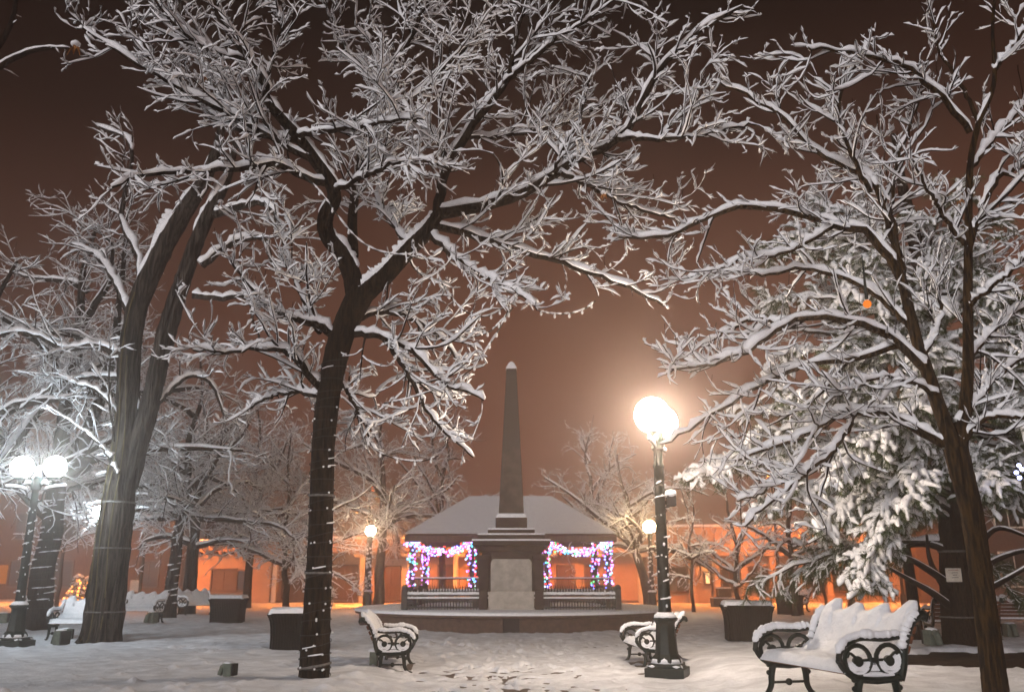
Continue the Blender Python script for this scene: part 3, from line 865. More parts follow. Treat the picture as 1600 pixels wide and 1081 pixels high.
auto_tree(690, 944, 43.0, 9.0, 4.4, "faint dark tree behind the left end of the bandstand roof", 118, fork=0.42, nl=10, trunk_w=0.18, dens=0.8)
auto_tree(1640, 985, 24.0, 11.0, 4.5, "snowy tree at the right edge behind the conifer", 119, fork=0.35, nl=11, trunk_w=0.2, dens=1.0)

# a bare dark bough reaching in at the top left corner belongs to a tree outside the frame
bt = P(-150, 150, 17.0); bt[2] = 0
tX = thing("deciduous_tree", "bare dark tree whose bough reaches into the top left corner", "tree", bt)
trunkX = [([bt, P(-150, 700, 17), P(-140, 400, 17), P(-120, 200, 17)], [0.3, 0.26, 0.22, 0.16])]
limbsX = [limb2([(-125, 240), (-60, 160), (0, 105), (45, 82), (80, 76), (108, 76)], 17, 16.5, 14, 3),
          limb2([(-120, 200), (-60, 120), (-10, 80), (15, 45), (25, 0), (30, -40)], 17, 17.5, 12, 6)]
make_tree(tX, trunkX, limbsX, [dict(per_len=1.6, ang=(0.5, 1.1), ln=(0.3, 0.8), N=6, rfac=0.4, rmax=0.012, rmin=0.005, jit=0.3, curve_up=0.1, tmin=0.3, sides=3),
                              dict(per_len=2.0, ang=(0.5, 1.1), ln=(0.15, 0.3), N=5, rfac=0.5, rmax=0.008, rmin=0.004, jit=0.3, curve_up=0.1, tmin=0.3, sides=3)], np.random.default_rng(77), M["bark"], snow_t=(0.03, 0.02, 0.015), trunk_sides=14)

# ---- the snow covered conifer at the right
bD = G(1500, 1002, 0.15); YD = float(bD[1])
tD = thing("conifer_tree", "broad snow clad conifer with dark trunk carrying a paper notice", "tree", bD)
rngD = np.random.default_rng(41)
trD = px_limb([(1506, 1015, YD, 66), (1502, 990, YD, 56), (1497, 940, YD, 52), (1492, 850, YD, 46), (1486, 720, YD, 40), (1470, 560, YD, 32), (1440, 420, YD, 24), (1412, 300, YD, 16), (1395, 210, YD, 8)], 0)
pD, rD = catmull(trD[0], trD[1], 80)
V, F = tube_arrays(pD[None], rD[None], 20)
mesh_np("trunk", V, [F], M["bark"], tD, world=True)
band(tD, trD, 0.06); band(tD, trD, 0.17, h=0.05)
def droopy(st, tip, sag, r0, n=14):
    s = np.linspace(0, 1, n)[:, None]
    p = st + (tip - st) * s
    p[:, 2] += sag * np.sin(PI * s[:, 0]) 
    p[1:] += rngD.normal(size=(n - 1, 3)) * 0.03
    return p, np.linspace(r0, 0.012, n)
boughs, bare = [], []
def trunk_z(z):
    i = int(np.clip(np.searchsorted(pD[:, 2], z), 0, len(pD) - 1)); return pD[i].copy()
# the boughs one can pick out in the picture: tips by pixel, each at a depth of its own
for px_, py_, dy, z0, sag in [(1092, 742, -1.0, 3.6, .45), (1120, 725, -0.6, 3.8, .4), (1172, 800, -1.4, 3.0, .5), (1168, 915, 0.6, 2.1, .25), (1230, 905, 0.9, 2.0, .2), (1272, 830, -1.8, 2.9, .6), (1262, 850, -1.2, 2.7, .5), (1340, 925, -2.6, 2.4, .9), (1352, 915, -2.3, 2.5, .9), (1325, 905, -2.2, 2.5, .8),
                              (1375, 830, -2.6, 2.9, .7), (1160, 650, -0.4, 4.4, .5), (1185, 690, -1.8, 4.0, .6), (1205, 560, 0.2, 5.2, .5), (1200, 470, 0.5, 6.0, .5), (1195, 395, 0.6, 6.8, .5), (1235, 370, -.4, 7.2, .5), (1290, 330, .6, 7.8, .4), (1240, 620, -2.2, 4.6, .6), (1300, 740, -2.8, 3.6, .7), (1290, 560, -2.4, 5.2, .6), (1330, 450, -2.0, 6.2, .5), (1420, 780, -3.0, 3.4, .7), (1440, 640, -3.0, 4.4, .6),
                              (1550, 790, -2.2, 3.6, .5), (1545, 765, -2.4, 3.8, .5), (1600, 660, -1.0, 4.6, .5), (1620, 560, 0, 5.4, .5), (1570, 450, -1.6, 6.2, .5), (1610, 740, 1.0, 4.0, .4), (1640, 800, .8, 3.4, .3), (1590, 780, 2.0, 3.2, .4), (1580, 930, 1.4, 2.1, .2), (1560, 350, -.5, 7.2, .4), (1500, 300, -1, 7.8, .4), (1450, 560, -2.6, 5.2, .6), (1380, 690, -3.0, 4.0, .6)]:
    st = trunk_z(z0); tip = P(px_, py_, YD + dy)
    boughs.append(droopy(st, tip, sag, 0.05))
for k in range(46):
    z0 = rngD.uniform(3.0, 8.6)
    st = trunk_z(z0)
    L = np.interp(z0, [3, 5, 7, 9], [3.6, 3.4, 2.4, 0.8]) * rngD.uniform(0.6, 1)
    az = rngD.uniform(0, 2 * PI)
    tip = st + np.array([math.cos(az) * L, math.sin(az) * L * 0.9, -0.25 * L * rngD.uniform(0.4, 1.3)])
    boughs.append(droopy(st, tip, 0.12 * L, 0.04))
for (pts_, d1) in [([(1488, 950), (1455, 925), (1420, 905), (1380, 882)], -.9), ([(1488, 935), (1465, 900), (1452, 870), (1448, 835)], -.4), ([(1492, 920), (1450, 890), (1405, 868), (1340, 870)], -1.2), ([(1515, 935), (1545, 920), (1580, 900), (1630, 870)], -.8), ([(1510, 905), (1545, 880), (1590, 862), (1640, 858)], .5), ([(1505, 870), (1530, 850), (1560, 825), (1610, 840)], -.4), ([(1480, 860), (1450, 850), (1410, 855), (1380, 880)], .6), ([(1505, 955), (1530, 940), (1545, 905), (1550, 880)], -.5)]:
    bare.append(catmull(*limb2(pts_, YD - .1, YD + d1, 13, 4), 14))
BP = np.array([b[0] for b in boughs]); BR = np.array([b[1] for b in boughs])
NP_ = np.array([b[0] for b in bare]); NR_ = np.array([b[1] for b in bare])
V1 = tube_arrays(BP, BR, 7); V2 = tube_arrays(NP_, NR_, 8)
V, F = join([(V1[0], [V1[1]]), (V2[0], [V2[1]])])
mesh_np("limb", V, F, M["twig"], tD, world=True)
S1, R1 = spawn(rngD, BP, BR, 6.4, (0.5, 1.05), (0.45, 1.15), 7, 0.5, 0.014, 0.006, flat=0.35, upb=-0.05, jit=0.2, curve_up=-0.25, tmin=0.28, taper_len=0.55)
S2, R2 = spawn(rngD, S1, R1, 9.5, (0.35, 0.85), (0.20, 0.42), 6, 0.7, 0.009, 0.005, flat=0.5, upb=0.0, jit=0.2, curve_up=-0.25, tmin=0.1, taper_len=0.2)
S3, R3 = spawn(rngD, BP, BR, 4.0, (0.3, 0.8), (0.2, 0.4), 6, 0.7, 0.009, 0.005, flat=0.5, upb=0.1, jit=0.2, curve_up=-0.2, tmin=0.35, taper_len=0.2)
S2 = np.concatenate([S2, S3]); R2 = np.concatenate([R2, R3])
a1 = tube_arrays(S1, R1, 3); a2 = tube_arrays(S2, R2, 3)
V, F = join([(a1[0], [a1[1]]), (a2[0], [a2[1]])])
mesh_np("twig", V, F, M["twig"], tD, world=True)
# needles: thin blades all round every shoot
def needles(Pn, per, ln, wd, rng):
    B, N, _ = Pn.shape
    T = tangents(Pn)
    c = np.repeat(Pn.reshape(-1, 3), per, 0); t = np.repeat(T.reshape(-1, 3), per, 0)
    c = c + t * rng.uniform(-0.04, 0.04, (len(c), 1))
    d = rng.normal(size=c.shape); d[:, 2] -= 0.35
    d = unit(unit(d - t * (d * t).sum(1, keepdims=True)) * 0.8 + t * 0.65)
    s = unit(np.cross(d, rng.normal(size=c.shape))) * wd
    L = rng.uniform(0.7, 1.2, (len(c), 1)) * ln
    V = np.stack([c - s, c + s, c + d * L + s * .3, c + d * L - s * .3], 1).reshape(-1, 3)
    return V, np.arange(len(V)).reshape(-1, 4)
n1 = needles(S2, 6, 0.15, 0.0050, rngD); n2 = needles(S1, 6, 0.15, 0.0050, rngD)
V, F = join([(n1[0], [n1[1]]), (n2[0], [n2[1]])])
mesh_np("foliage", V, F, M["needle"], tD, world=True, smooth=False)
# snow: thick on most shoots, little low down and on the sheltered right
def snow_amount(Pn):
    c = Pn.mean(1)
    f = 0.85 + 0.25 * sstep(bD[0] - 0.3, bD[0] - 2.2, c[:, 0]) + 0.9 * vnoise(c[:, 0] + c[:, 2], c[:, 1] + c[:, 2] * .7, 0.9, 61)
    f *= np.where((c[:, 2] < 2.0) & (c[:, 1] > YD - .3), 0.25, 1.0)
    f *= np.where(c[:, 0] > bD[0] + 1.2, 0.55, 1.0)
    return np.clip(f, 0.05, 1.55)[:, None]
w1 = snow_arrays(S1, R1, 0.085 * snow_amount(S1), rngD, 7, lo=0.0, hi=0.3, lump=0.6, endw=0.5, wf=0.62, lift=0.3)
w2 = snow_arrays(S2, R2 * 1.4, 0.078 * snow_amount(S2), rngD, 7, lo=-0.2, hi=0.25, lump=0.45, endw=0.35, wf=0.52, lift=0.4)
w3 = snow_arrays(BP, BR, 0.06, rngD, 7, lo=0.2, hi=0.6)
w4 = snow_arrays(NP_, NR_ * .8, 0.012, rngD, 6, lo=0.5, hi=0.9)
V, F = join([w1, w2, w3, w4])
mesh_np("snow_cover", V, F, M["snow"], tD, world=True)
print("conifer", len(S1), len(S2))

# paper notice on the conifer trunk: lines of print too small to read
c0 = P(1491, 898, YD - 0.36)
sg = thing("paper_notice", "small pale paper notice with faded lines of print on the conifer trunk", "notice", c0)
cur = [(x, -0.36 + 0.5 * x * x * 1.0, z) for z in (-0.13, 0.13) for x in np.linspace(-0.155, 0.155, 7)]
vs = [(x, 0.9 * x * x, z) for z in (-0.13, 0.13) for x in np.linspace(-0.155, 0.155, 7)] + [(x, 0.9 * x * x + 0.004, z) for z in (-0.13, 0.13) for x in np.linspace(-0.155, 0.155, 7)]
fs = [(i, i + 1, i + 8, i + 7) for i in range(6)] + [(14 + i, 14 + i + 7, 14 + i + 8, 14 + i + 1) for i in range(6)] + [(0, 7, 21, 14), (6, 20, 27, 13), *[(i, 14 + i, 15 + i, i + 1) for i in range(6)], *[(7 + i, 8 + i, 22 + i, 21 + i) for i in range(6)]]
MB().add(vs, fs).build("sheet", M["paper"], sg)
def print_line(z, x0, x1, h, mat, n):
    mb = MB(); x = x0; rr = random.Random(int(z * 1000))
    while x < x1:
        w = rr.uniform(0.008, 0.016)
        mb.box((x + w / 2, 0.9 * x * x - 0.002, z + rr.uniform(-.003, .003)), (w, 0.003, h * rr.uniform(.7, 1)))
        x += w + rr.uniform(0.004, 0.008)
    mb.build("print_line", mat, sg)
print_line(0.095, -0.10, 0.09, 0.024, M["red_ink"], 8)
print_line(0.045, -0.05, 0.07, 0.022, M["ink"], 6); print_line(0.0, -0.03, 0.05, 0.02, M["ink"], 4); print_line(-0.045, -0.05, 0.08, 0.022, M["ink"], 6)

# ------------------------------------------------------------------ benches
def arc(cy, cz, r, a0, a1, n=18):
    return [(cy + r * math.cos(a0 + (a1 - a0) * i / n), cz + r * math.sin(a0 + (a1 - a0) * i / n)) for i in range(n + 1)]


def sm2(pts, n=24):
    p, _ = catmull([(0, a, b) for a, b in pts], [1] * len(pts), n)
    return [(q[1], q[2]) for q in p]


LB = 1.5
def make_bench(label, group, snow_amt=1.0, lit_group=None):
    root = thing("park_bench", label, "bench", group=group)
    hl = LB / 2 - 0.05
    arm = sm2([(0.06, 0.63), (0.16, 0.655), (0.35, 0.645), (0.52, 0.66)], 18)
    front = sm2([(0.06, 0.635), (-0.02, 0.60), (-0.075, 0.52), (-0.07, 0.45), (-0.02, 0.38), (0.06, 0.325)], 22)
    back = sm2([(0.50, 0.30), (0.545, 0.42), (0.575, 0.58), (0.63, 0.72), (0.71, 0.82), (0.78, 0.855), (0.815, 0.83), (0.805, 0.795)], 30)
    for sx_ in (-1, 1):
        x = sx_ * hl
        to = lambda pts: [(x, a, b) for a, b in pts]
        mb = MB()
        mb.tube(to(front), 0.026, 8)
        mb.tube(to(back), [0.034] * 22 + [0.036, 0.04, 0.042, 0.042, 0.04, 0.036, 0.032, 0.026], 9)
        mb.tube(to([(0.04, 0.325), (0.27, 0.305), (0.51, 0.32)]), 0.034, 8)
        for cy in (0.10, 0.405):
            mb.tube(to(arc(cy, 0.475, 0.125, 0, 2 * PI)[:-1]), 0.021, 7, closed=True)
            mb.lathe([(0.001, -0.022), (0.044, -0.020), (0.048, 0), (0.044, 0.020), (0.001, 0.022)], 14)
            k = len(mb.v) - 14 * 5
            mb.v[k:] = [(x + p[2], cy + p[0], 0.465 + p[1]) for p in mb.v[k:]]
            s = 1 if cy < .2 else -1
            mb.tube(to(sm2([(cy - s * 0.02, 0.50), (cy - s * .07, 0.535), (cy - s * 0.10, 0.50)], 8)), 0.013, 6)
        mb.tube(to([(0.16, 0.475), (0.345, 0.475)]), 0.013, 6)
        mb.box((x, 0.2525, 0.465), (0.03, 0.05, 0.06)); mb.ball((x, -0.078, 0.47), 0.032, 10, 6)
        for b in ((-0.06, 0.43), (-0.045, 0.56)): mb.ball((x, b[0], b[1]), 0.026, 8, 5)
        for b in ((0.62, 0.70), (0.56, 0.50)): mb.ball((x, b[0] + .02, b[1]), 0.024, 8, 5)
        fr = mb.build("end_frame", M["iron"], root)
        mb = MB(); mb.tube(to(arm), 0.026, 8, sq=0.8); mb.build("armrest", M["iron"], fr)
        for pts in ([(0.10, 0.32), (0.075, 0.22), (0.065, 0.12), (0.02, 0.045), (-0.03, 0.012)], [(0.44, 0.32), (0.455, 0.22), (0.46, 0.12), (0.50, 0.045), (0.56, 0.012)]):
            mb = MB(); mb.tube(to(sm2(pts, 14)), [0.036 - 0.012 * i / 13 for i in range(14)], 8)
            mb.ball((x, pts[-1][0], 0.022), 0.034, 10, 6, sc=(1, 1.2, .7))
            mb.ball((x, pts[1][0] + (-.03 if pts[0][0] < .3 else .03), 0.24), 0.026, 8, 5)
            mb.build("leg", M["iron"], fr)
        mb = MB(); mb.tube(to([(0.06, 0.145), (0.46, 0.145)]), 0.014, 6); mb.ball((x, 0.262, 0.145), 0.036, 10, 6)
        mb.build("stretcher", M["iron"], fr)
    mb = MB()
    for i in range(6):
        mb.box((0, 0.015 + i * 0.092, 0.372 - (i in (2, 3)) * 0.008), (LB - 0.17, 0.072, 0.03))
    mb.build("seat", M["wood"], root, bevel=0.006)
    mb = MB()
    for i in range(5):
        t = i / 4
        c = (0, 0.575 + 0.15 * t, 0.47 + 0.33 * t)
        ang = math.atan2(0.17, 0.38)
        w, th = 0.034, 0.013
        uy, uz = math.sin(ang), math.cos(ang)
        q = [(c[1] + uy * a + uz * b, c[2] + uz * a - uy * b) for a, b in ((-w, -th), (w, -th), (w, th), (-w, th))]
        mb.poly(q, 'x', -LB / 2 + .04, LB / 2 - .04)
    mb.build("backrest", M["wood"], root, bevel=0.004)
    # the snow: a cushion on the seat, a deep coat on the back with leaning crests, rolls on the arms
    rr = np.random.default_rng(51)
    def slab(fy, nx_=60, nv=22, mrg=.035):
        us = np.linspace(-LB / 2 + mrg, LB / 2 - mrg, nx_); vsn = np.linspace(0, 1, nv)
        U_, V_ = np.meshgrid(us, vsn)
        A, Bt = fy(U_, V_)
        V = np.concatenate([A.reshape(-1, 3), Bt.reshape(-1, 3)])
        i = np.arange(nx_ * nv).reshape(nv, nx_); n0 = nx_ * nv
        F = [np.stack([i[:-1, :-1], i[:-1, 1:], i[1:, 1:], i[1:, :-1]], -1).reshape(-1, 4), np.stack([i[:-1, :-1], i[1:, :-1], i[1:, 1:], i[:-1, 1:]], -1).reshape(-1, 4) + n0]
        rim = np.concatenate([i[0, :], i[1:, -1], i[-1, -2::-1], i[-2:0:-1, 0]])
        nxt = np.roll(rim, -1)
        F.append(np.stack([rim, rim + n0, nxt + n0, nxt], -1))
        return V, F
    def seat_fn(U_, V_):
        y = -0.045 + V_ * 0.60
        edge = np.minimum(np.minimum(V_ / .14, 1), np.minimum((LB / 2 - np.abs(U_)) / 0.06, 1))
        th = (0.085 * snow_amt + 0.03 * vnoise(U_, y, 0.16, 71) + 0.02 * vnoise(U_, y, 0.05, 72)) * np.sqrt(np.clip(edge, 0.03, 1))
        b = 0.385 + 0 * U_ - 0.015 * (V_ < .05)
        rise = 0.10 * sstep(0.72, 1, V_)
        return np.stack([U_, y, b + th + rise], -1), np.stack([U_, y, b], -1)
    def back_fn(U_, V_):
        per = (U_ + LB / 2) / (LB / 4.0)
        saw = (per + 0.12) % 1.0
        crest = np.where(saw < 0.70, (saw / 0.70) ** 1.3, (1 - saw) / 0.30)
        crest = np.minimum(sstep(0.0, 1.0, crest), 0.86) * (0.115 + 0.03 * np.sin(per * 2.1 + 0.6))
        edge = np.minimum((LB / 2 - .08 - np.abs(U_)) / 0.05, 1)
        Lr = 0.455 + (crest + 0.02 * vnoise(U_, U_ * 0, 0.11, 73)) * 1.0
        s = V_ * Lr
        y0 = 0.555 + s * 0.40 + 0.10 * np.clip(s - 0.40, 0, 1)
        z0 = 0.44 + s * 0.905
        lump = 0.030 * vnoise(U_, s, 0.17, 74) + 0.012 * vnoise(U_, s, 0.06, 75)
        th = (0.085 * snow_amt + lump) * np.sqrt(np.clip(np.minimum(edge, (1.0 - V_) / .16), 0.06, 1)) * (1 - 0.25 * V_)
        hole = np.exp(-(((saw - 0.98) / 0.07) ** 2 + ((s - 0.33) / 0.035) ** 2))
        th = np.maximum(th * (1 - 0.9 * hole), 0.004)
        nyv, nzv = -0.91, 0.41
        bk = 0.035 * np.sqrt(np.clip((1 - V_) / .1, .05, 1)) * (V_ > .82)
        return np.stack([U_, y0 + nyv * th, z0 + nzv * th], -1), np.stack([U_, y0 + 0.005 + bk, z0], -1)
    chunks = [slab(seat_fn), slab(back_fn, 170, 44, .095)]
    for sx_ in (-1, 1):
        x = sx_ * hl
        pts = front[:14][::-1] + arm[1:]
        roll = np.array([(x, a, b + 0.012) for a, b in pts]); n = len(roll)
        rad = 0.030 + 0.009 * rr.random(n); rad[:6] *= np.linspace(0.35, 0.9, 6); rad[-2:] *= .8
        rp, r2 = catmull(roll, rad, 46); r2 = r2 * (1 + 0.10 * rr.normal(size=46))
        d = np.zeros_like(rp); d[:, 2] = 0.028
        V, F = tube_arrays((rp + d)[None], r2[None] * 1.12, 10); 
        chunks.append((V, [F]))
        roll = np.array([(x, a - 0.022, b + 0.02) for a, b in back[10:26]])
        rp, r2 = catmull(roll, [0.034] * len(roll), 30); r2 = r2 * (1 + 0.15 * rr.normal(size=30)); r2[0] *= .5; r2[-1] *= .5
        V, F = tube_arrays(rp[None], r2[None] * 1.2, 10); chunks.append((V, [F]))
        for cy in (0.10, 0.405):
            q = np.array([(x, a, b) for a, b in arc(cy, 0.478, 0.118, PI * 1.12, PI * 1.85, 12)])
            V, F = tube_arrays(q[None], np.array([[0.006] + [0.02] * 11 + [0.006]]), 7); chunks.append((V, [F]))
        q = np.array([(x, a, 0.352 + .004 * math.sin(9 * a)) for a in np.linspace(0.10, 0.46, 12)])
        V, F = tube_arrays(q[None], np.array([[0.008] + [0.024] * 10 + [0.008]]), 7); chunks.append((V, [F]))
    V, F = join(chunks)
    mesh_np("snow_cover", V, F, M["snow"], root, angle=60)
    return root


def on_ground(px, py, z=0.0):
    p = G(px, py, z)
    return p


bench = make_bench("large iron armed bench heaped with crested snow, nearest of all beside the tan trunk", None)
b0 = np.array((2.90, 9.15, 0)); b0[2] = 0.15
bench.location = tuple(b0); bench.rotation_euler = (0, 0, R(-75)); bench.scale = (1.05, 1.10, 1.05)
def place_bench(px, py, z, rz, label, near_end=False):
    p = G(px, py, z)
    p[2] = gz(p[0], p[1]) - 0.015
    return dup(bench, p, R(rz), label)
bl = place_bench(641, 1037, 0.06, 94, "small snowy iron bench seen end on just right of the forked trunk")
brn = place_bench(990, 1034, 0.02, -86, "small snowy iron bench half hidden by the black lamp post")
place_bench(122, 999, 0.0, 4, "snow buried bench just left of the massive old trunk")
place_bench(206, 974, 0.0, -6, "snowy bench with four crests peeking out right of the massive old trunk")
place_bench(316, 961, 0.0, 55, "far snowy bench partly hidden behind the small black tub by the orange wall")
place_bench(1496, 992, 0.12, 176, "dark bench turned away, seen from behind past the conifer trunk")
place_bench(1592, 984, 0.1, 172, "dark bench turned away right of the slim tan trunk")
place_bench(1232, 954, 0.0, -80, "faint bench end poking out behind the smaller black tub at the right")

for o_ in scene.objects:
    if o_.name.startswith('park_bench.'): o_.scale = (1, 1, 1)
bl.scale = brn.scale = (.92, .92, .92)
# ------------------------------------------------------------------ ribbed tubs
def make_tub(label, group=None):
    root = thing("planter_tub", label, "planter", group=group)
    def ring(w, d, c, z, n=6):
        pts = []
        for (sx_, sy_, a0) in ((1, 1, 0), (-1, 1, PI / 2), (-1, -1, PI), (1, -1, 1.5 * PI)):
            for i in range(n + 1):
                a = a0 + PI / 2 * i / n
                pts.append((sx_ * (w / 2 - c) + c * math.cos(a), sy_ * (d / 2 - c) + c * math.sin(a), z))
        return pts
    prof = [(0.00, 0.90), (0.05, 0.885), (0.25, 0.885), (0.45, 0.90), (0.58, 0.94), (0.66, 1.0), (0.71, 1.06), (0.735, 1.08)]
    vs, fs = [], []
    rings = [ring(w, w * .92, 0.12, z) for z, w in prof] + [ring(1.02, 0.94, 0.11, 0.735), ring(0.98, 0.90, 0.10, 0.66)]
    n = len(rings[0])
    for r_ in rings: vs += r_
    for i in range(len(rings) - 1):
        for k in range(n):
            fs.append((i * n + k, i * n + (k + 1) % n, (i + 1) * n + (k + 1) % n, (i + 1) * n + k))
    fs.append(tuple((len(rings) - 1) * n + k for k in range(n)))
    MB().add(vs, fs).build("body", M["black_tub"], root, angle=30)
    mb = MB()
    for s in range(4):
        for i in range(17):
            u = (i - 8) / 8 * 0.40
            pts = []
            for z, w in prof[:-1]:
                h = w / 2 * (1 if s % 2 == 0 else .92) + 0.012
                uu = u * w / 0.885 * (0.92 if s % 2 == 0 else 1)
                pts.append({0: (h, uu, z), 1: (uu, h, z), 2: (-h, uu, z), 3: (uu, -h, z)}[s])
            mb.tube(pts, 0.0135, 5)
    mb.build("rib", M["black_tub"], root)
    us = np.linspace(-1, 1, 30)
    U_, V_ = np.meshgrid(us, us)
    e = np.clip((1 - np.maximum(np.abs(U_), np.abs(V_))) / 0.10, 0, 1)
    zz = 0.72 + 0.105 * np.sqrt(e) + 0.03 * vnoise(U_ * .5, V_ * .5, 0.22, 81) + 0.015 * vnoise(U_ * .5, V_ * .5, 0.07, 82)
    top = np.stack([U_ * 0.525, V_ * 0.485, zz], -1).reshape(-1, 3)
    i = np.arange(900).reshape(30, 30)
    mesh_np("snow_cover", top, [np.stack([i[:-1, :-1], i[:-1, 1:], i[1:, 1:], i[1:, :-1]], -1).reshape(-1, 4)], M["snow"], root)
    return root


def on(px, py, z=0.0, dz=-0.01):
    p = G(px, py, z); p[2] = gz(p[0], p[1]) + dz
    return p


tub = make_tub("black ribbed tub capped with snow, partly hidden behind the dark forked trunk")
tub.location = tuple(on(461, 1013)); tub.rotation_euler = (0, 0, R(10))
dup(tub, on(355, 972), R(6), "small far black tub in front of the orange wall window")
dup(tub, on(1170, 1004), R(-8), "black ribbed tub capped with snow between the lamp post and the large bench")
dup(tub, on(1235, 959), R(-14), "smaller far black tub under the drooping green conifer bough")

# ------------------------------------------------------------------ lamp posts
GLOBE_Z = 3.62
def make_lamp(name, label, loc, rz, gmat, globes=2, H=3.2, snow_arms=True, rg=0.20, box=False, scale=1.0):
    root = thing(name, label, "street lamp", loc, rz)
    mb = MB()
    mb.box((0, 0, 0.07), (0.56, 0.56, 0.16)); mb.box((0, 0, 0.18), (0.50, 0.50, 0.06), taper=0.9)
    mb.lathe([(0.225, 0.20), (0.235, 0.24), (0.215, 0.29), (0.175, 0.33), (0.165, 0.40), (0.15, 0.60), (0.14, 0.74), (0.15, 0.77), (0.185, 0.80), (0.19, 0.83), (0.12, 0.86)], 8, rot=PI / 8)
    mb.build("base", M["iron"], root, angle=30, bevel=0.008)
    mb = MB()
    pr = [(0.105, 0.85), (0.11, 0.90), (0.095, 0.94), (0.09, 1.2), (0.074, H - .35), (0.085, H - .33), (0.085, H - .29), (0.07, H - .27), (0.066, H - .08), (0.10, H - .05), (0.105, H), (0.09, H + .04), (0.10, H + .12), (0.10, H + .20), (0.05, H + .23)]
    mb.lathe(pr, 14)
    mb.build("shaft", M["iron"], root)
    xs = (-0.365, 0.365) if globes == 2 else (0.0,)
    if globes == 2:
        for s in (-1, 1):
            mb = MB()
            mb.tube([(s * p[0], 0, p[1]) for p in sm2([(0.07, H - .02), (0.18, H + .06), (0.29, H + .02), (0.365, H + .08), (0.365, H + .16)], 16)], 0.021, 8)
            mb.tube([(s * p[0], 0, p[1]) for p in sm2([(0.08, H - .30), (0.16, H - .28), (0.19, H - .12), (0.30, H - .03), (0.66, H + .0)], 18)], 0.017, 6)
            mb.tube([(s * 0.09, 0, H - .30), (s * 0.18, 0, H - .30), (s * 0.18, 0, H - .12)], 0.011, 5)
            mb.lathe([(0.03, H + .12), (0.09, H + .16), (0.10, H + .21), (0.085, H + .24)], 14, c=(s * 0.365, 0, 0))
            mb.build("arm", M["iron"], root)
    for x in xs:
        zg = H + .42 if globes == 2 else H + .40
        MB().ball((x, 0, zg), rg, 20, 12, sc=(1, 1, 1.02)).build("globe", gmat, root, angle=None)
        if gmat is M["globe_soft"]: cap = MB().ball((x, 0, zg + rg * 0.98), 0.11, 12, 6, sc=(1, 1, .55), noise=.1)
        if gmat is M["globe_soft"]: cap.build("snow_cap", M["snow"], root, angle=None)
    sn = MB()
    if globes == 2:
        sn.lathe([(0.075, H + .22), (0.06, H + .30), (0.03, H + .40), (0.008, H + .46)], 10)
        for s in (-1, 1):
            sn.tube([(s * p[0], 0, p[1] + 0.028) for p in sm2([(0.19, H - .08), (0.30, H - .03), (0.50, H - .005), (0.68, H + .0)], 12)], [0.012] + [0.034] * 10 + [0.02], 8)
            sn.tube([(s * p[0], 0, p[1] + .03) for p in sm2([(0.10, H + .04), (0.18, H + .07), (0.27, H + .04)], 8)], [0.02, .035, .04, .04, .04, .035, .03, .015], 8)
    sn.lathe([(0.17, 0.825), (0.16, 0.87), (0.11, 0.91), (0.085, 0.92)], 12)
    sn.lathe([(0.235, 0.21), (0.225, 0.255), (0.19, 0.30)], 12)
    for k in range(4):
        a = k * PI / 2 + PI / 4
        sn.ball((0.25 * math.cos(a), 0.25 * math.sin(a), 0.17), 0.07, 8, 5, sc=(1.2, 1.2, .5), noise=.2)
    rr = random.Random(name + label)
    for k in range(5):
        z = 1.0 + k * 0.44; a = rr.uniform(-2.6, -0.4)
        sn.ball((0.09 * math.cos(a), 0.09 * math.sin(a), z), rr.uniform(.012, .022), 7, 5, sc=(1, 1, 1.4), noise=.2)
    sn.build("snow_cover", M["snow"], root, angle=None)
    if box:
        b_ = MB(); b_.box((0.15, -0.02, 2.45), (0.13, 0.15, 0.17)); b_.tube([(0.06, 0, 2.47), (0.14, 0, 2.45)], 0.03, 6); b_.tube([(0.05, 0, 2.42), (0.12, 0, 2.30)], 0.012, 5)
        bo = b_.build("speaker_box", M["black"], root, bevel=0.015)
        MB().ball((0.15, -0.02, 2.56), 0.09, 10, 6, sc=(1, 1.05, .75), noise=.12).build("snow_cap", M["snow"], bo, angle=None)
    return root


def lamp_wind(loc, H, label, turns, seed, bit=0.035, bits=26):
    sp_ = ([np.array(loc) + np.array([0, 0, z]) for z in (0.9, 1.6, 2.2, H - .4)], [0.095, 0.088, 0.082, 0.076])
    return wind_string(sp_, loc, label, 0.02, 0.98, turns, 36, np.random.default_rng(seed), snowbits=bits, bit=bit, group=None)


lw = G(1043, 1053, 0.03); lw[2] = gz(lw[0], lw[1]) - .03
make_lamp("lamp_post", "tall black twin globe lamp post glowing warm in front of the small bench", lw, R(70), M["globe_warm"], H=3.36, box=False, rg=.265)
# the little loudspeaker box on its right side
bx = MB(); bx.box((0.16, -0.04, 2.52), (0.13, 0.16, 0.16)); bx.tube([(0.06, 0, 2.50), (0.14, -.02, 2.50)], 0.035, 6); bx.tube([(0.05, 0, 2.42), (0.14, -.02, 2.44)], 0.014, 5)
so = thing("loudspeaker", "small black box with a snow cap clamped to the warm lamp post", "loudspeaker", lw)
bx.build("box", M["black"], so, bevel=0.02)
MB().ball((0.16, -0.04, 2.62), 0.095, 12, 6, sc=(1, 1.05, .75), noise=.12).build("snow_cap", M["snow"], so, angle=None)
lamp_wind(lw, 3.27, "snowy light string spiralling up the warm lamp post", 9, 91, bit=.02, bits=16)
ll = G(21, 1012, 0.0); ll[2] = gz(ll[0], ll[1]) - .03
make_lamp("lamp_post", "black lamp post with two cold white globes at the left", ll, R(-4), M["globe_cool"], H=3.22, rg=.225)
lamp_wind(ll, 3.2, "light string spiralling up the cold white twin lamp post", 8, 92, bit=.02)
l3 = P(137, 962, 30.0); l3[2] = -.02
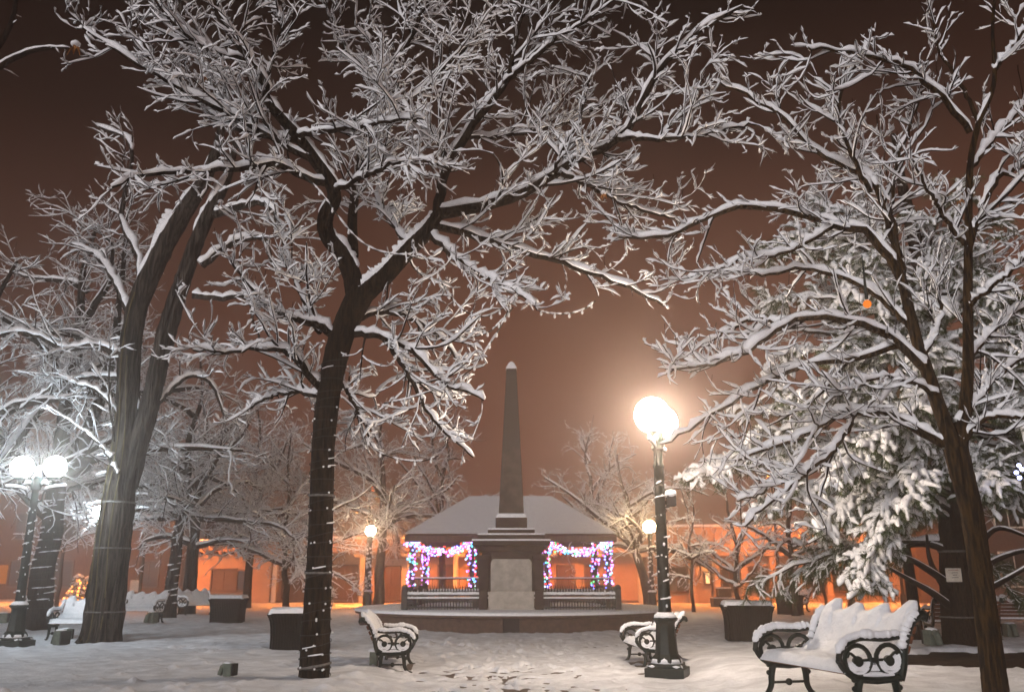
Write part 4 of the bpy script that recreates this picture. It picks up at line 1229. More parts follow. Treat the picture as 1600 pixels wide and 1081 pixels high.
make_lamp("lamp_post", "farther single white globe lamp just left of the massive old trunk", l3, 0, M["globe_cool_far"], globes=1, H=3.12, rg=.22)
l4 = P(574, 957, 35.0); l4[2] = -.02
make_lamp("lamp_post", "far garlanded lamp shining amid snowy twigs left of the bandstand", l4, 0, M["globe_soft"], globes=1, H=2.75, rg=.20)
lamp_wind(l4, 2.9, "thick snowy garland spiralling up the far lamp left of the bandstand", 9, 93, bit=.07, bits=60)
l5 = P(1020, 953, 34.0); l5[2] = -.02
make_lamp("lamp_post", "far amber globe lamp seen just behind the tall warm lamp post", l5, 0, M["globe_amber"], globes=1, H=2.85, rg=.24)
lamp_wind(l5, 2.95, "snowy garland spiralling up the far amber lamp", 9, 94, bit=.05, bits=50)

# ------------------------------------------------------------------ monument
MY, MX = 27.8, -0.02
mon = thing("obelisk_monument", "stone obelisk on a stepped pedestal with pale panels inside an iron fence", "monument", (MX, MY, 0))
def zat(py, Yd): return float(P(800, py, Yd)[2])
mb = MB(); mb.lathe([(4.62, -0.1), (4.62, 0.34), (4.74, 0.36), (4.74, 0.43), (0.3, 0.44)], 64)
mb.build("platform", M["brick"], mon, angle=30)
mb = MB(); mb.box((0.0, -4.64, 0.17), (0.42, 0.1, 0.40)); mb.build("plaque", M["black"], mon, bevel=.01)
PF = 26.85
hw = 0.96
z1 = zat(930, PF - .1)
mb = MB(); mb.box((0, 0, (0.43 + z1) / 2), (2.3, 2.3, z1 - 0.43)); mb.build("plinth", M["dark_stone"], mon, bevel=.02)
mb = MB(); mb.box((0, 0, (z1 + 2.28) / 2), (1.80, 1.80, 2.28 - z1)); mb.build("die", M["dark_stone"], mon, bevel=.02)
for sx_ in (-1, 1):
    for sy_ in (-1, 1):
        mb = MB(); mb.box((sx_ * .83, sy_ * .83, (z1 + 2.0) / 2), (.30, .30, 2.0 - z1)); mb.box((sx_ * .83, sy_ * .83, 1.94), (.38, .38, .14)); mb.box((sx_ * .83, sy_ * .83, z1 + .07), (.36, .36, .14))
        mb.build("corner_pillar", M["dark_stone"], mon, bevel=.02)
for a in range(4):
    ca, sa = math.cos(a * PI / 2), math.sin(a * PI / 2)
    w = 1.24
    pan = MB(); pan.poly([(-w / 2, z1 + .03), (w / 2, z1 + .03), (w / 2, 1.80), (w / 2 - .07, 1.90), (-w / 2 + .07, 1.90), (-w / 2, 1.80)], 'y', -.925, -.895)
    pan.v = [(p[0] * ca - p[1] * sa, p[0] * sa + p[1] * ca, p[2]) for p in pan.v]
    pan.build("inscription_panel", M["marble"], mon, bevel=.01)
    bp = MB(); bp.box((0, -1.165, (0.45 + z1 - .04) / 2), (1.36, .03, z1 - .04 - .45))
    bp.box((0, -1.20, .52), (.42, .08, .12)); 
    bp.v = [(p[0] * ca - p[1] * sa, p[0] * sa + p[1] * ca, p[2]) for p in bp.v]
    bp.build("base_panel", M["marble"], mon, bevel=.008)
steps = [(2.02, 2.20, 2.28), (2.10, 2.14, 2.16)]
cor = MB()
cor.box((0, 0, 2.20), (1.98, 1.98, .18)); cor.box((0, 0, 2.36), (2.34, 2.34, .14), taper=1.0); cor.build("cornice", M["dark_stone"], mon, bevel=.02)
mb = MB(); mb.box((0, 0, 2.53), (2.02, 2.02, .16)); mb.box((0, 0, 2.71), (1.44, 1.44, .14)); mb.box((0, 0, 2.98), (.98, .98, .36)); mb.build("step", M["dark_stone"], mon, bevel=.015)
mb = MB()
mb.box((0, 0, 2.455), (2.38, 2.38, .05)); mb.box((0, 0, 2.635), (2.05, 2.05, .05)); mb.box((0, 0, 2.805), (1.46, 1.46, .05)); mb.box((0, 0, 3.225), (.99, .99, .13), taper=.86)
mb.lathe([(4.78, .415), (4.76, .47), (4.70, .505), (1.3, .52)], 64)
mb.box((0, 0, z1 + .02), (2.32, 2.32, .04))
zt = zat(578, MY)
mb.lathe([(.27, zt + .01), (.235, zt + .07), (.13, zt + .22), (.03, zt + .29)], 4, rot=PI / 4)
mb.build("snow_cover", M["snow"], mon, bevel=.02)
# shaft: a pale lower drum and the darker rain-wet upper stone
zb = 3.17
w0, w1_ = 0.80, 0.335
zm = zat(705, MY)
def wz(z): return w0 + (w1_ - w0) * (z - zb) / (zt - zb)
ob = MB(); ob.box((0, 0, (zb + zt) / 2), (w0, w0, zt - zb), taper=w1_ / w0)
os_ = ob.build("shaft", M["stone"], mon, bevel=.012)
nt = None
m = M["stone"].copy(); m.name = "obelisk_stone"; os_.data.materials[0] = m
nt = m.node_tree
bs = nt.nodes["Principled BSDF"]
src = bs.inputs["Base Color"].links[0].from_socket
tc = nt.nodes.new("ShaderNodeTexCoord"); sep = nt.nodes.new("ShaderNodeSeparateXYZ"); nt.links.new(tc.outputs["Object"], sep.inputs[0])
nn = nt.nodes.new("ShaderNodeTexNoise"); nn.inputs["Scale"].default_value = 2.5; nt.links.new(tc.outputs["Object"], nn.inputs["Vector"])
ad = nt.nodes.new("ShaderNodeMath"); ad.operation = 'MULTIPLY_ADD'; nt.links.new(nn.outputs["Fac"], ad.inputs[0]); ad.inputs[1].default_value = 1.0; nt.links.new(sep.outputs["Z"], ad.inputs[2])
mr = nt.nodes.new("ShaderNodeMapRange"); mr.inputs["From Min"].default_value = zm + .42; mr.inputs["From Max"].default_value = zm + .56; nt.links.new(ad.outputs[0], mr.inputs["Value"])
mx = nt.nodes.new("ShaderNodeMix"); mx.data_type = 'RGBA'; nt.links.new(mr.outputs[0], mx.inputs["Factor"]); nt.links.new(src, mx.inputs["A"]); mx.inputs["B"].default_value = (0.06, 0.048, 0.04, 1)
nt.links.new(mx.outputs["Result"], bs.inputs["Base Color"])
jn = MB()
for q_ in (670, 742):
    z_ = zat(q_, MY); jn.box((0, 0, z_), (wz(z_) + .006, wz(z_) + .006, .014))
jn.build("joint", M["dark_stone"], os_)
pz = MB(); pz.lathe([(w1_ / 2 * 1.414, zt), (.02, zt + .22)], 4, rot=PI / 4); pz.build("pyramidion", M["stone"], mon, angle=20)
# iron fence standing on the platform round the pedestal
fen = thing("iron_fence", "dark iron picket fence with a snow lined rail round the obelisk", "fence", (MX, MY, 0.45))
fh = 0.54
for a in range(4):
    ca, sa = math.cos(a * PI / 2), math.sin(a * PI / 2)
    rot = lambda mb_: setattr(mb_, "v", [(p[0] * ca - p[1] * sa, p[0] * sa + p[1] * ca, p[2]) for p in mb_.v])
    h = 2.95
    mb = MB()
    n = 74
    for i in range(1, n):
        x = -h + 2 * h * i / n
        if abs(x) < .86: continue
        mb.box((x, -h, fh / 2 + .02), (.026, .026, fh + .04)); mb.lathe([(.022, fh + .03), (.002, fh + .12)], 4, c=(x, -h, 0))
    rot(mb); mb.build("picket_panel", M["iron_worn"], fen, smooth=False)
    mb = MB(); mb.box((0, -h, fh - .10), (2 * h, .05, .05)); mb.box((0, -h, .12), (2 * h, .05, .05)); mb.box((0, -h, fh - .19), (2 * h, .035, .03)); rot(mb); mb.build("rail", M["iron_worn"], fen)
    mb = MB(); mb.box((-h, -h, fh / 2), (.16, .16, fh + .12)); mb.ball((-h, -h, fh + .10), .09, 10, 6); rot(mb); mb.build("post", M["iron_worn"], fen)
    mb = MB(); mb.box((0, -h - .04, .27), (1.26, .06, .54)); mb.box((0, -h - .09, .16), (.40, .06, .10)); rot(mb); mb.build("stone_slab", M["marble"], fen, bevel=.01)
    mb = MB(); mb.box((-.77, -h, .28), (.24, .2, .60)); mb.box((.77, -h, .28), (.24, .2, .60)); rot(mb); mb.build("stone_pier", M["dark_stone"], fen, bevel=.01)
    mb = MB()
    pts = [(-h + 2 * h * i / 60, -h, fh - .055 + .012 * random.random()) for i in range(61)]
    mb.tube(pts, [.045 + .015 * random.random() for _ in pts], 7, sq=.8)
    pts = [(-h + 2 * h * i / 60, -h - .005, fh - .165) for i in range(61)]
    mb.tube(pts, [.022 + .006 * random.random() for _ in pts], 6)
    rot(mb); mb.build("snow_cover", M["snow"], fen)

# ------------------------------------------------------------------ bandstand
BY0, BY1 = 34.0, 39.4
gb = thing("bandstand", "open bandstand with a broad snow covered hip roof behind the obelisk", "bandstand", (-0.15, (BY0 + BY1) / 2, 0))
BX = -0.15
xl, xr = float(P(634, 830, BY0)[0]) - BX, float(P(962, 830, BY0)[0]) - BX
ez = zat(838, BY0)
rz_ = zat(775, (BY0 + BY1) / 2)
hx = (xr - xl) / 2; cxm = (xl + xr) / 2
hy = (BY1 - BY0) / 2 + .35
rl, rr_ = float(P(733, 775, (BY0 + BY1) / 2)[0]) - BX, float(P(862, 775, (BY0 + BY1) / 2)[0]) - BX
def hip(mb, z0, z1, grow=0.0):
    a, b = xl - grow, xr + grow; c = hy + grow
    vs = [(a, -c, z0), (b, -c, z0), (b, c, z0), (a, c, z0), (rl, -.12, z1), (rr_, -.12, z1), (rr_, .12, z1), (rl, .12, z1)]
    mb.add(vs, [(0, 1, 5, 4), (1, 2, 6, 5), (2, 3, 7, 6), (3, 0, 4, 7), (4, 5, 6, 7), (3, 2, 1, 0)])
mb = MB(); hip(mb, ez + .02, rz_ - .1); rf = mb.build("roof", M["brown_wood"], gb, smooth=False)
mb = MB(); hip(mb, ez + .10, rz_, .05); mb.build("snow_cover", M["snow"], rf, smooth=False, bevel=.06)
mb = MB()
for s in (-1, 1):
    mb.box((cxm, s * (hy - .06), ez - .10), (2 * hx - .02, .10, .22)); mb.box((cxm + s * (hx - .06), 0, ez - .10), (.10, 2 * hy - .26, .22))
mb.build("fascia", M["brown_wood"], gb, bevel=.01)
mb = MB(); mb.box((cxm, 0, .26), (2 * hx - .7, 2 * hy - .7, .52)); mb.build("floor", M["brick"], gb)
fz = .52
colx = [float(P(px_, 880, BY0 + .35)[0]) - BX for px_ in (645, 738, 853, 949)]
cols = []
for x in colx:
    for y in (-(hy - .40), hy - .40):
        mb = MB(); mb.box((x, y, (fz + ez - .2) / 2), (.17, .17, ez - .2 - fz)); mb.build("column", M["brown_wood"], gb, bevel=.015); cols.append((x, y))
mb = MB()
for y in (-(hy - .3),):
    for i in range(30):
        x = xl + .3 + (2 * hx - .6) * i / 29
        mb.box((x, y, fz + .38), (.018, .018, .76))
    mb.box((cxm, y, fz + .78), (2 * hx - .5, .05, .04)); mb.box((cxm, y, fz + .10), (2 * hx - .5, .03, .03))
for s in (-1, 1):
    mb.box((cxm + s * (hx - .28), 0, fz + .78), (.04, 2 * hy - .68, .04))
    for i in range(1, 18):
        mb.box((cxm + s * (hx - .28), -hy + .34 + (2 * hy - .68) * i / 18, fz + .38), (.018, .018, .76))
rail = mb.build("railing", M["iron_worn"], gb, smooth=False)
MB().box((cxm, -(hy - .3), fz + .82), (2 * hx - .5, .06, .05)).build("snow_cover", M["snow"], rail, bevel=.015)

BME = {k: ball_mesh("bulb", 0.035, m_, 6, 4) for k, m_ in BULB.items()}
KEYS = ["white"] * 2 + ["blue"] * 5 + ["magenta"] * 4 + ["red"] * 3 + ["green"] * 2 + ["violet"] * 5 + ["cyan"] * 3
def garland(label, pts, spread, n, seed, group):
    rr = random.Random(seed)
    base = pts[len(pts) // 2]
    t = thing("light_garland", label, "light garland", base, group=group)
    MB().tube([Vector(p) - Vector(base) for p in pts], .012, 5).build("cord", M["cord"], t)
    for k in range(n):
        u = rr.random() * (len(pts) - 1); i = min(int(u), len(pts) - 2); f = u - i
        p = [pts[i][j] * (1 - f) + pts[i + 1][j] * f - base[j] for j in range(3)]
        p = [p[0] + rr.gauss(0, spread[0]), p[1] + rr.gauss(0, spread[1]), p[2] + rr.gauss(0, spread[2])]
        put("bulb", BME[rr.choice(KEYS)], t, p)
gyc = (BY0 + BY1) / 2
yf = gyc - (hy - .40)
where = ["leftmost front column", "second front column from the left", "third front column from the left", "rightmost front column"]
for k, x in enumerate(colx):
    off = .0
    pts = [(BX + x + .13 * math.cos(a), yf + .13 * math.sin(a), fz + .25 + (ez - .35 - fz - .25) * i / 200) for i, a in enumerate(np.linspace(0, 75, 201))]
    garland("colourful bulbs wound round the %s of the bandstand" % where[k], pts, (.04, .04, .03), 100, 200 + k, "light garlands on the bandstand")
    if k in (0, 3):
        # the corner columns carry a second strand on the column behind them
        x2 = x + (-.0 if k == 0 else 0)
        pts = [(BX + x2 + .13 * math.cos(a), gyc + (hy - .4) + .13 * math.sin(a), fz + .25 + (ez - .35 - fz - .25) * i / 200) for i, a in enumerate(np.linspace(0, 75, 201))]
        garland("colourful bulbs wound round the back %s corner column of the bandstand" % ("west" if k == 0 else "east"), pts, (.04, .04, .03), 90, 210 + k, "light garlands on the bandstand")
for k, (a, b) in enumerate(((0, 1), (2, 3))):
    xa, xb = BX + colx[a], BX + colx[b]
    pts = [(xa + (xb - xa) * s, yf - .1, ez - .22 - (.42 * (1 - (2 * s - 1) ** 2))) for s in np.linspace(0, 1, 21)]
    garland("drooping swag of colourful bulbs under the %s half of the bandstand eave" % ("left" if k == 0 else "right"), pts, (.05, .05, .075), 100, 220 + k, "light garlands on the bandstand")
    pts = [(xa + (xb - xa) * s, yf - .06, ez - .16 - (.38 * (1 - (2 * s - 1) ** 2))) for s in np.linspace(0, 1, 21)]
    garland("upper strand of colourful bulbs above the %s swag of the bandstand" % ("left" if k == 0 else "right"), pts, (.05, .05, .06), 100, 225 + k, "light garlands on the bandstand")
for k, x in enumerate(colx):
    pts = [(BX + x + q, yf - .08, ez - .24 + .03 * math.sin(9 * q)) for q in np.linspace(-.22, .22, 9)]
    garland("tuft of colourful bulbs at the head of the %s" % where[k], pts, (.06, .05, .07), 45, 230 + k, "light garlands on the bandstand")

# ------------------------------------------------------------------ buildings across the street
FY = 49.0
def bx(px_, Yd=FY): return float(P(px_, 900, Yd)[0])
def bz(py_, Yd=FY): return float(P(800, py_, Yd)[2])
def opening(root, kind, x0, x1, z0, z1, y, frame_mat, pane_mat, bars=2, lit=None):
    fr = MB(); w = .09
    fr.box(((x0 + x1) / 2, y - .03, z1 + w / 2), (x1 - x0 + 2 * w, .14, w)); fr.box((x0 - w / 2, y - .03, (z0 + z1) / 2), (w, .14, z1 - z0)); fr.box((x1 + w / 2, y - .03, (z0 + z1) / 2), (w, .14, z1 - z0))
    if kind == "window": fr.box(((x0 + x1) / 2, y - .05, z0 - w / 2), (x1 - x0 + 2 * w, .20, w))
    for i in range(1, bars):
        fr.box((x0 + (x1 - x0) * i / bars, y - .035, (z0 + z1) / 2), (.05, .05, z1 - z0))
    f = fr.build(kind, frame_mat, root, world=True, bevel=.01)
    MB().box(((x0 + x1) / 2, y - .012, (z0 + z1) / 2), (x1 - x0, .02, z1 - z0)).build("pane" if kind == "window" else "leaf_panel", pane_mat, f, world=False)
    p = bpy.context.scene.objects
    c = f.children[0] if f.children else None
    me = c.data
    L = root.location
    for v in me.vertices: v.co = (v.co[0] - L[0], v.co[1] - L[1], v.co[2] - L[2])
    return f

def wall_block(root, x0, x1, y0, y1, z0, z1, mat, name="wall", bevel=.06):
    return MB().box(((x0 + x1) / 2, (y0 + y1) / 2, (z0 + z1) / 2), (x1 - x0, y1 - y0, z1 - z0)).build(name, mat, root, world=True, bevel=bevel)

# adobe block at the left
xa0, xa1 = bx(297), bx(424)
ad_ = thing("adobe_building", "flat roofed orange lit adobe block with one broad shuttered window", "building", ((xa0 + xa1) / 2, FY, 0))
zp = bz(846)
wall_block(ad_, xa0, xa1, FY, FY + 9, -.1, zp, M["adobe"])
wall_block(ad_, xa0 + .03, xa1 - .03, FY - .03, FY + 8.9, zp - .02, zp + .14, M["snow"], "snow_cover")
opening(ad_, "window", bx(332), bx(368), bz(922), bz(890), FY, M["shutter"], M["shutter"], 2)
opening(ad_, "window", bx(372), bx(390), bz(922), bz(892), FY, M["shutter"], M["glass"], 1)
mb = MB()
for i in range(9):
    x = xa0 + .5 + (xa1 - xa0 - 1) * i / 8
    mb.tube([(x, FY + .2, zp - .62), (x, FY - .45, zp - .62)], .09, 8)
mb.build("roof_beam", M["brown_wood"], ad_, world=True)

# long portal building behind the bandstand
xp0, xp1 = xa1 + .02, bx(1010)
pb = thing("portal_building", "long low building with a deep portal of posts and dark doors behind the bandstand", "building", ((xp0 + xp1) / 2, FY, 0))
zt2 = bz(842)
wall_block(pb, xp0, xp1, FY + 1.0, FY + 11, -.1, zt2, M["adobe"])
wall_block(pb, xp0, xp1, FY - .2, FY + 11, zt2 - .75, zt2 + .0, M["adobe"], "parapet")
wall_block(pb, xp0 + .03, xp1 - .03, FY - .24, FY + 10.9, zt2 - .01, zt2 + .15, M["snow"], "snow_cover")
wall_block(pb, xp0, xp1, FY - .1, FY + .95, -.08, .10, M["brick"], "portal_floor", .02)
wall_block(pb, bx(583), bx(642), FY + .92, FY + 1.02, .35, bz(872), M["cream"], "white_wall", .01)
yb = FY + .98
for a, b in ((444, 478), (520, 556), (686, 706), (872, 896), (915, 930)):
    opening(pb, "door", bx(a, yb), bx(b, yb), .12, bz(884, yb), yb, M["shutter"], M["brown_wood"], 2)
opening(pb, "door", bx(597, yb - .1), bx(624, yb - .1), .12, bz(886, yb), yb - .1, M["shutter"], M["brown_wood"], 2)
for px_ in (430, 500, 566, 640, 712, 784, 856, 928, 1000):
    x = bx(px_)
    mb = MB(); mb.box((x, FY, (zt2 - .95) / 2), (.26, .26, zt2 - .95)); mb.box((x, FY, zt2 - .86), (.9, .24, .2), taper=1.25, taper_y=1.0)
    mb.build("post", M["cream"], pb, world=True, bevel=.03)

# storefronts at the right
xs0, xs1 = bx(1012), bx(1420)
sb = thing("storefront_building", "orange lit shop row with one doorway whose window is lit", "building", ((xs0 + xs1) / 2, FY, 0))
zt3 = bz(822)
wall_block(sb, xs0, xs1, FY + .6, FY + 10, -.1, zt3, M["adobe"])
wall_block(sb, xs0 + .02, xs1 - .02, FY + .56, FY + 10, zt3 - .01, zt3 + .15, M["snow"], "snow_cover")
ys = FY + .6
d = opening(sb, "door", bx(1086, ys), bx(1110, ys), .12, bz(884, ys), ys, M["brown_wood"], M["adobe"], 1)
opening(sb, "window", bx(1102, ys - .08), bx(1108.5, ys - .08), bz(911, ys), bz(895, ys), ys - .08, M["brown_wood"], M["window_light"], 1)
for a, b in ((1040, 1072), (1128, 1150), (1172, 1200), (1215, 1245), (1262, 1284), (1300, 1330), (1350, 1380)):
    opening(sb, "window", bx(a, ys), bx(b, ys), .62, bz(886, ys), ys, M["brown_wood"], M["glass"], 2)
for px_ in (1030, 1080, 1118, 1160, 1206, 1252, 1292, 1340, 1390):
    x = bx(px_, ys)
    mb = MB(); mb.box((x, ys - .22, bz(868) / 2), (.34, .34, bz(868))); mb.box((x, ys - .22, .2), (.44, .44, .5)); mb.build("pilaster", M["adobe"], sb, world=True, bevel=.03)
mb = MB(); mb.box(((xs0 + xs1) / 2, ys - .25, bz(868) + .12), (xs1 - xs0 - .1, .5, .24)); mb.build("cornice", M["adobe"], sb, world=True, bevel=.03)
dl = P(1106, 886, ys - .3)
wl = thing("door_lamp", "small glowing lamp above the lit doorway in the shop row", "lamp", dl)
MB().ball((0, 0, 0), .11, 10, 6).build("globe", emit_mat("door_globe", (1, .6, .25), 25), wl, angle=None)
MB().box((0, .2, .1), (.06, .36, .05)).build("bracket", M["iron"], wl)

# dull brick building beyond the conifer and dark houses beyond the left gap
xr0, xr1 = bx(1422), bx(1900)
rb = thing("brick_building", "dull brick building with dark windows seen under the conifer boughs at the right", "building", ((xr0 + xr1) / 2, FY, 0))
wall_block(rb, xr0, xr1, FY - 1, FY + 10, -.1, 7.5, M["brick"])
wall_block(rb, xr0, xr1, FY - 1.05, FY + 10, 7.5, 7.65, M["snow"], "snow_cover")
for a in range(6):
    for zz in (0.9, 4.0):
        x = xr0 + 1.6 + a * 2.9
        opening(rb, "window", x, x + 1.5, zz, zz + 1.7, FY - 1, M["cream"], M["glass"], 2)
xl0, xl1 = bx(-260, 54), bx(296, 54)
lb = thing("town_building", "dim two storey building beyond the gap left of the orange wall", "building", ((xl0 + xl1) / 2, 56, 0))
wall_block(lb, xl0, xl1, 56, 66, -.1, 6.5, M["brown_wood"])
wall_block(lb, xl0, xl1, 55.95, 66, 6.5, 6.65, M["snow"], "snow_cover")
for a in range(9):
    for zz in (0.8, 3.7):
        x = xl0 + 1.4 + a * 2.7
        opening(lb, "window", x, x + 1.2, zz, zz + 1.5, 56, M["shutter"], M["glass"], 2)
mail = P(212, 915, 44.0)
ms = thing("notice_board", "small pale board on a post in the gap left of the orange wall", "sign", (mail[0], 44, 0))
MB().box((0, 0, mail[2]), (.55, .05, .55)).build("board", M["cream"], ms, bevel=.01)
MB().box((0, .05, .5), (.06, .04, 1.1)).build("post", M["iron"], ms)
sl = thing("stone_block", "low snow capped stone block before the shop row doorway", "stone block", on(1132, 948))
sl.location.z = 0
mb = MB(); mb.box((0, 0, .2), (1.15, .7, .42)); mb.box((0, 0, .62), (.62, .5, .46)); mb.build("block", M["stone"], sl, bevel=.03)
mb = MB(); mb.box((0, 0, .87), (.64, .52, .06)); mb.box((0, -.02, .42), (1.16, .72, .05)); mb.build("snow_cover", M["snow"], sl, bevel=.02)

# sodium street lamps along the street, shining down on it and on the fronts
def street_lamp(px_, py_, Yd, label):
    h = P(px_, py_, Yd)
    t = thing("street_lamp", label, "street lamp", (h[0], Yd, 0), group="tall orange street lamps along the street")
    mb = MB(); mb.lathe([(.14, 0), (.13, .5), (.08, .6), (.055, h[2] + .05)], 12); mb.build("pole", M["iron"], t)
    mb = MB(); mb.tube([(0, 0, h[2] - .05), (0, .35, h[2] + .18), (0, .95, h[2] + .22)], .03, 8); mb.build("arm", M["iron"], t)
    mb = MB(); mb.box((0, 1.2, h[2] + .26), (.34, .72, .14), taper=.7); hd = mb.build("lamp_head", M["iron"], t, bevel=.03)
    a = R(20)
    mb = MB(); mb.poly([(-.13, 1.2 - .26), (.13, 1.2 - .26), (.13, 1.2 + .26), (-.13, 1.2 + .26)], 'z', h[2] + .165, h[2] + .185)
    ln_ = mb.build("lens", M["sodium"], hd)
    MB().box((0, 1.2, h[2] + .37), (.28, .62, .08), taper=.7).build("snow_cap", M["snow"], hd, bevel=.03)
    mb = MB()
    for c_, d_ in (((-.16, 1.2, h[2] + .13), (.02, .62, .16)), ((.16, 1.2, h[2] + .13), (.02, .62, .16)), ((0, .88, h[2] + .13), (.34, .02, .16))):
        mb.box(c_, d_)
    mb.build("shade", M["iron"], hd)
    # the side glass glows a little: it is what one sees of the lamp through the twigs
    if "glimpsed" in label: MB().ball((0, 1.2 - .385, h[2] + .22), .15, 12, 8, sc=(1, .5, .8)).build("refractor", M["sodium_dim"], hd, angle=None)
    return t
street_lamp(234, 777, 43.5, "tall orange street lamp glimpsed through twigs right of the massive old tree")
street_lamp(578, 768, 43.5, "tall orange street lamp glimpsed above the far garlanded lamp")
street_lamp(745, 800, 43.5, "tall orange street lamp hidden by the bandstand roof left of the obelisk")
street_lamp(925, 800, 43.5, "tall orange street lamp hidden by the bandstand roof right of the obelisk")
street_lamp(1205, 742, 43.5, "tall orange street lamp glimpsed under the conifer boughs left of the large bench")
street_lamp(1390, 742, 43.5, "tall orange street lamp hidden behind the conifer")
street_lamp(-40, 760, 45.0, "tall orange street lamp at the left end of the street")

# orange lit little firs far left
def fir(px_, top, bot, Yd, label, seed):
    rr = random.Random(seed)
    p = P(px_, bot, Yd); p[2] = 0
    h = float(P(px_, top, Yd)[2])
    t = thing("small_fir", label, "fir tree", p, group=None)
    MB().lathe([(.07, 0), (.05, h * .6), (.02, h)], 8).build("trunk", M["bark"], t)
    f, s = MB(), MB()
    for k in range(260):
        u = rr.random() ** .8; z = .25 + u * (h - .3); r_ = (1 - u) * h * .27 + .05; a = rr.uniform(0, 2 * PI); q = rr.uniform(.55, 1.05)
        c = (r_ * q * math.cos(a), r_ * q * math.sin(a), z - .12 * q * r_)
        d_ = (.22 * math.cos(a), .22 * math.sin(a), -.10)
        f.tube([c, (c[0] + d_[0], c[1] + d_[1], c[2] + d_[2])], [.05, .015], 4)
        s.tube([(c[0], c[1], c[2] + .05), (c[0] + d_[0] * .8, c[1] + d_[1] * .8, c[2] + d_[2] * .8 + .05)], [.06, .025], 5)
    f.build("foliage", M["needle"], t); s.build("snow_cover", M["snow"], t)
    for k in range(26):
        u = rr.random(); z = .3 + u * (h - .35); r_ = (1 - u) * h * .33 + .08; a = rr.uniform(PI, 2 * PI)
        put("bulb", OB, t, (r_ * math.cos(a), r_ * math.sin(a), z))
OB = ball_mesh("bulb", .05, emit_mat("orange_bulb_lit", (1.0, .30, .05), 7.0), 6, 4)
fir(118, 897, 945, 42.0, "small fir strung with orange bulbs, left of its pair beyond the white lamp", 5)
fir(134, 900, 945, 42.6, "small fir strung with orange bulbs, nearest the massive old trunk", 6)
ob_ = thing("glow_panel", "dim glowing panel standing in for an orange lit building at the left edge", "sign", (float(P(-3, 912, 44)[0]), 44, 0))
MB().box((0, 0, float(P(0, 897, 44)[2])), (.7, .12, .9)).build("panel", emit_mat("orange_panel", (1, .3, .06), .45), ob_, bevel=.02)  # added panel, its own glow replaces an orange lit building front
MB().box((0, 0, .55), (.10, .10, 1.1)).build("post", M["iron"], ob_)

# blue white bulbs at the right edge
for k, (px_, py_) in enumerate(((1592, 727), (1588, 738), (1597, 733), (1593, 746))):
    q = P(px_, py_, YD - 3.6)
    t = thing("fairy_light", "cold blue white bulb glowing in the dark boughs at the right edge", "fairy light", q, group="blue white bulbs in the conifer")
    put("bulb", ball_mesh("bulb", .035, emit_mat("bulb_cold", (.45, .5, 1.0), 14.0), 8, 5) if k == 0 else bpy.data.meshes["bulb_cold_mesh"], t, (0, 0, 0))
    if k == 0: t.children[0].data.name = "bulb_cold_mesh"
    MB().lathe([(.018, .02), (.018, .07), (.006, .09)], 6).build("socket", M["cord"], t)
# orange glass ball hanging in the boughs
q = P(1355, 475, YB - 0.3)
t = thing("orange_globe", "glowing orange ball hanging among snowy boughs right of the sky gap", "hanging lamp", q)
MB().ball((0, 0, 0), .047, 14, 9).build("globe", M["orange_bulb"], t, angle=None)
MB().lathe([(.02, .06), (.02, .10), (.005, .6)], 8).build("hanger", M["cord"], t)

# ------------------------------------------------------------------ ground fittings
def flood(px_, py_, z, rz, label, s=1.0):
    p = on(px_, py_, z, 0)
    t = thing("flood_light", label, "ground light", p, R(rz))
    mb = MB(); mb.box((0, 0, .15 * s), (.20 * s, .20 * s, .26 * s)); mb.build("housing", M["green_box"], t, bevel=.015)
    mb = MB(); mb.box((.125 * s, 0, .155 * s), (.05 * s, .20 * s, .24 * s)); mb.build("visor", M["black"], t, bevel=.006)
    mb = MB(); mb.tube([(-.06 * s, 0, .26 * s), (-.17 * s, 0, .20 * s), (-.22 * s, 0, .04 * s)], .055 * s, 8); mb.build("elbow", M["green_box"], t)
    MB().ball((-.02 * s, 0, .285 * s), .11 * s, 10, 6, sc=(1, .9, .3), noise=.15).build("snow_cap", M["snow"], t, angle=None)
    return t
flood(357, 1062, .08, -14, "small greenish ground floodlight in the snow left of the forked trunk", .62)
flood(94, 1008, 0, -30, "small ground floodlight beside the snow buried bench at the left", 1.1)
flood(102, 1001, 0, 70, "dark little ground light in front of the snow buried bench", .9)
flood(237, 975, 0, 70, "tiny ground light under the four crested bench", 1.2)
flood(1457, 1010, .1, 100, "small dark ground light left of the conifer trunk base", 1.1)
flood(1579, 993, .1, 90, "small grey ground light under the dark bench right of the tan trunk", 1.1)
flood(4, 975, 0, 20, "ground light at the left edge behind the white lamp post", 1.1)
sl2 = thing("bench_pad", "dark wet slab under the small bench right of the forked trunk", "slab", (bl.location.x, bl.location.y, bl.location.z))
sl2.rotation_euler = (0, 0, R(94))
MB().box((0.05, .28, .015), (1.45, .62, .03)).build("slab", M["wet_paver"], sl2, bevel=.01)
sl3 = thing("bench_pad", "wet slab under the bench half hidden by the lamp post", "slab", (brn.location.x, brn.location.y, brn.location.z))
sl3.rotation_euler = (0, 0, R(-86))
MB().box((0, .28, .015), (1.45, .62, .03)).build("slab", M["wet_paver"], sl3, bevel=.01)
sl4 = thing("junction_box", "small grey box with snow on it beside the small bench", "box", (bl.location.x - .50, bl.location.y - .50, bl.location.z))
MB().box((0, 0, .16), (.12, .16, .30)).build("body", M["green_box"], sl4, bevel=.015)
MB().ball((0, 0, .32), .09, 10, 6, sc=(1, 1, .5), noise=.1).build("snow_cap", M["snow"], sl4, angle=None)

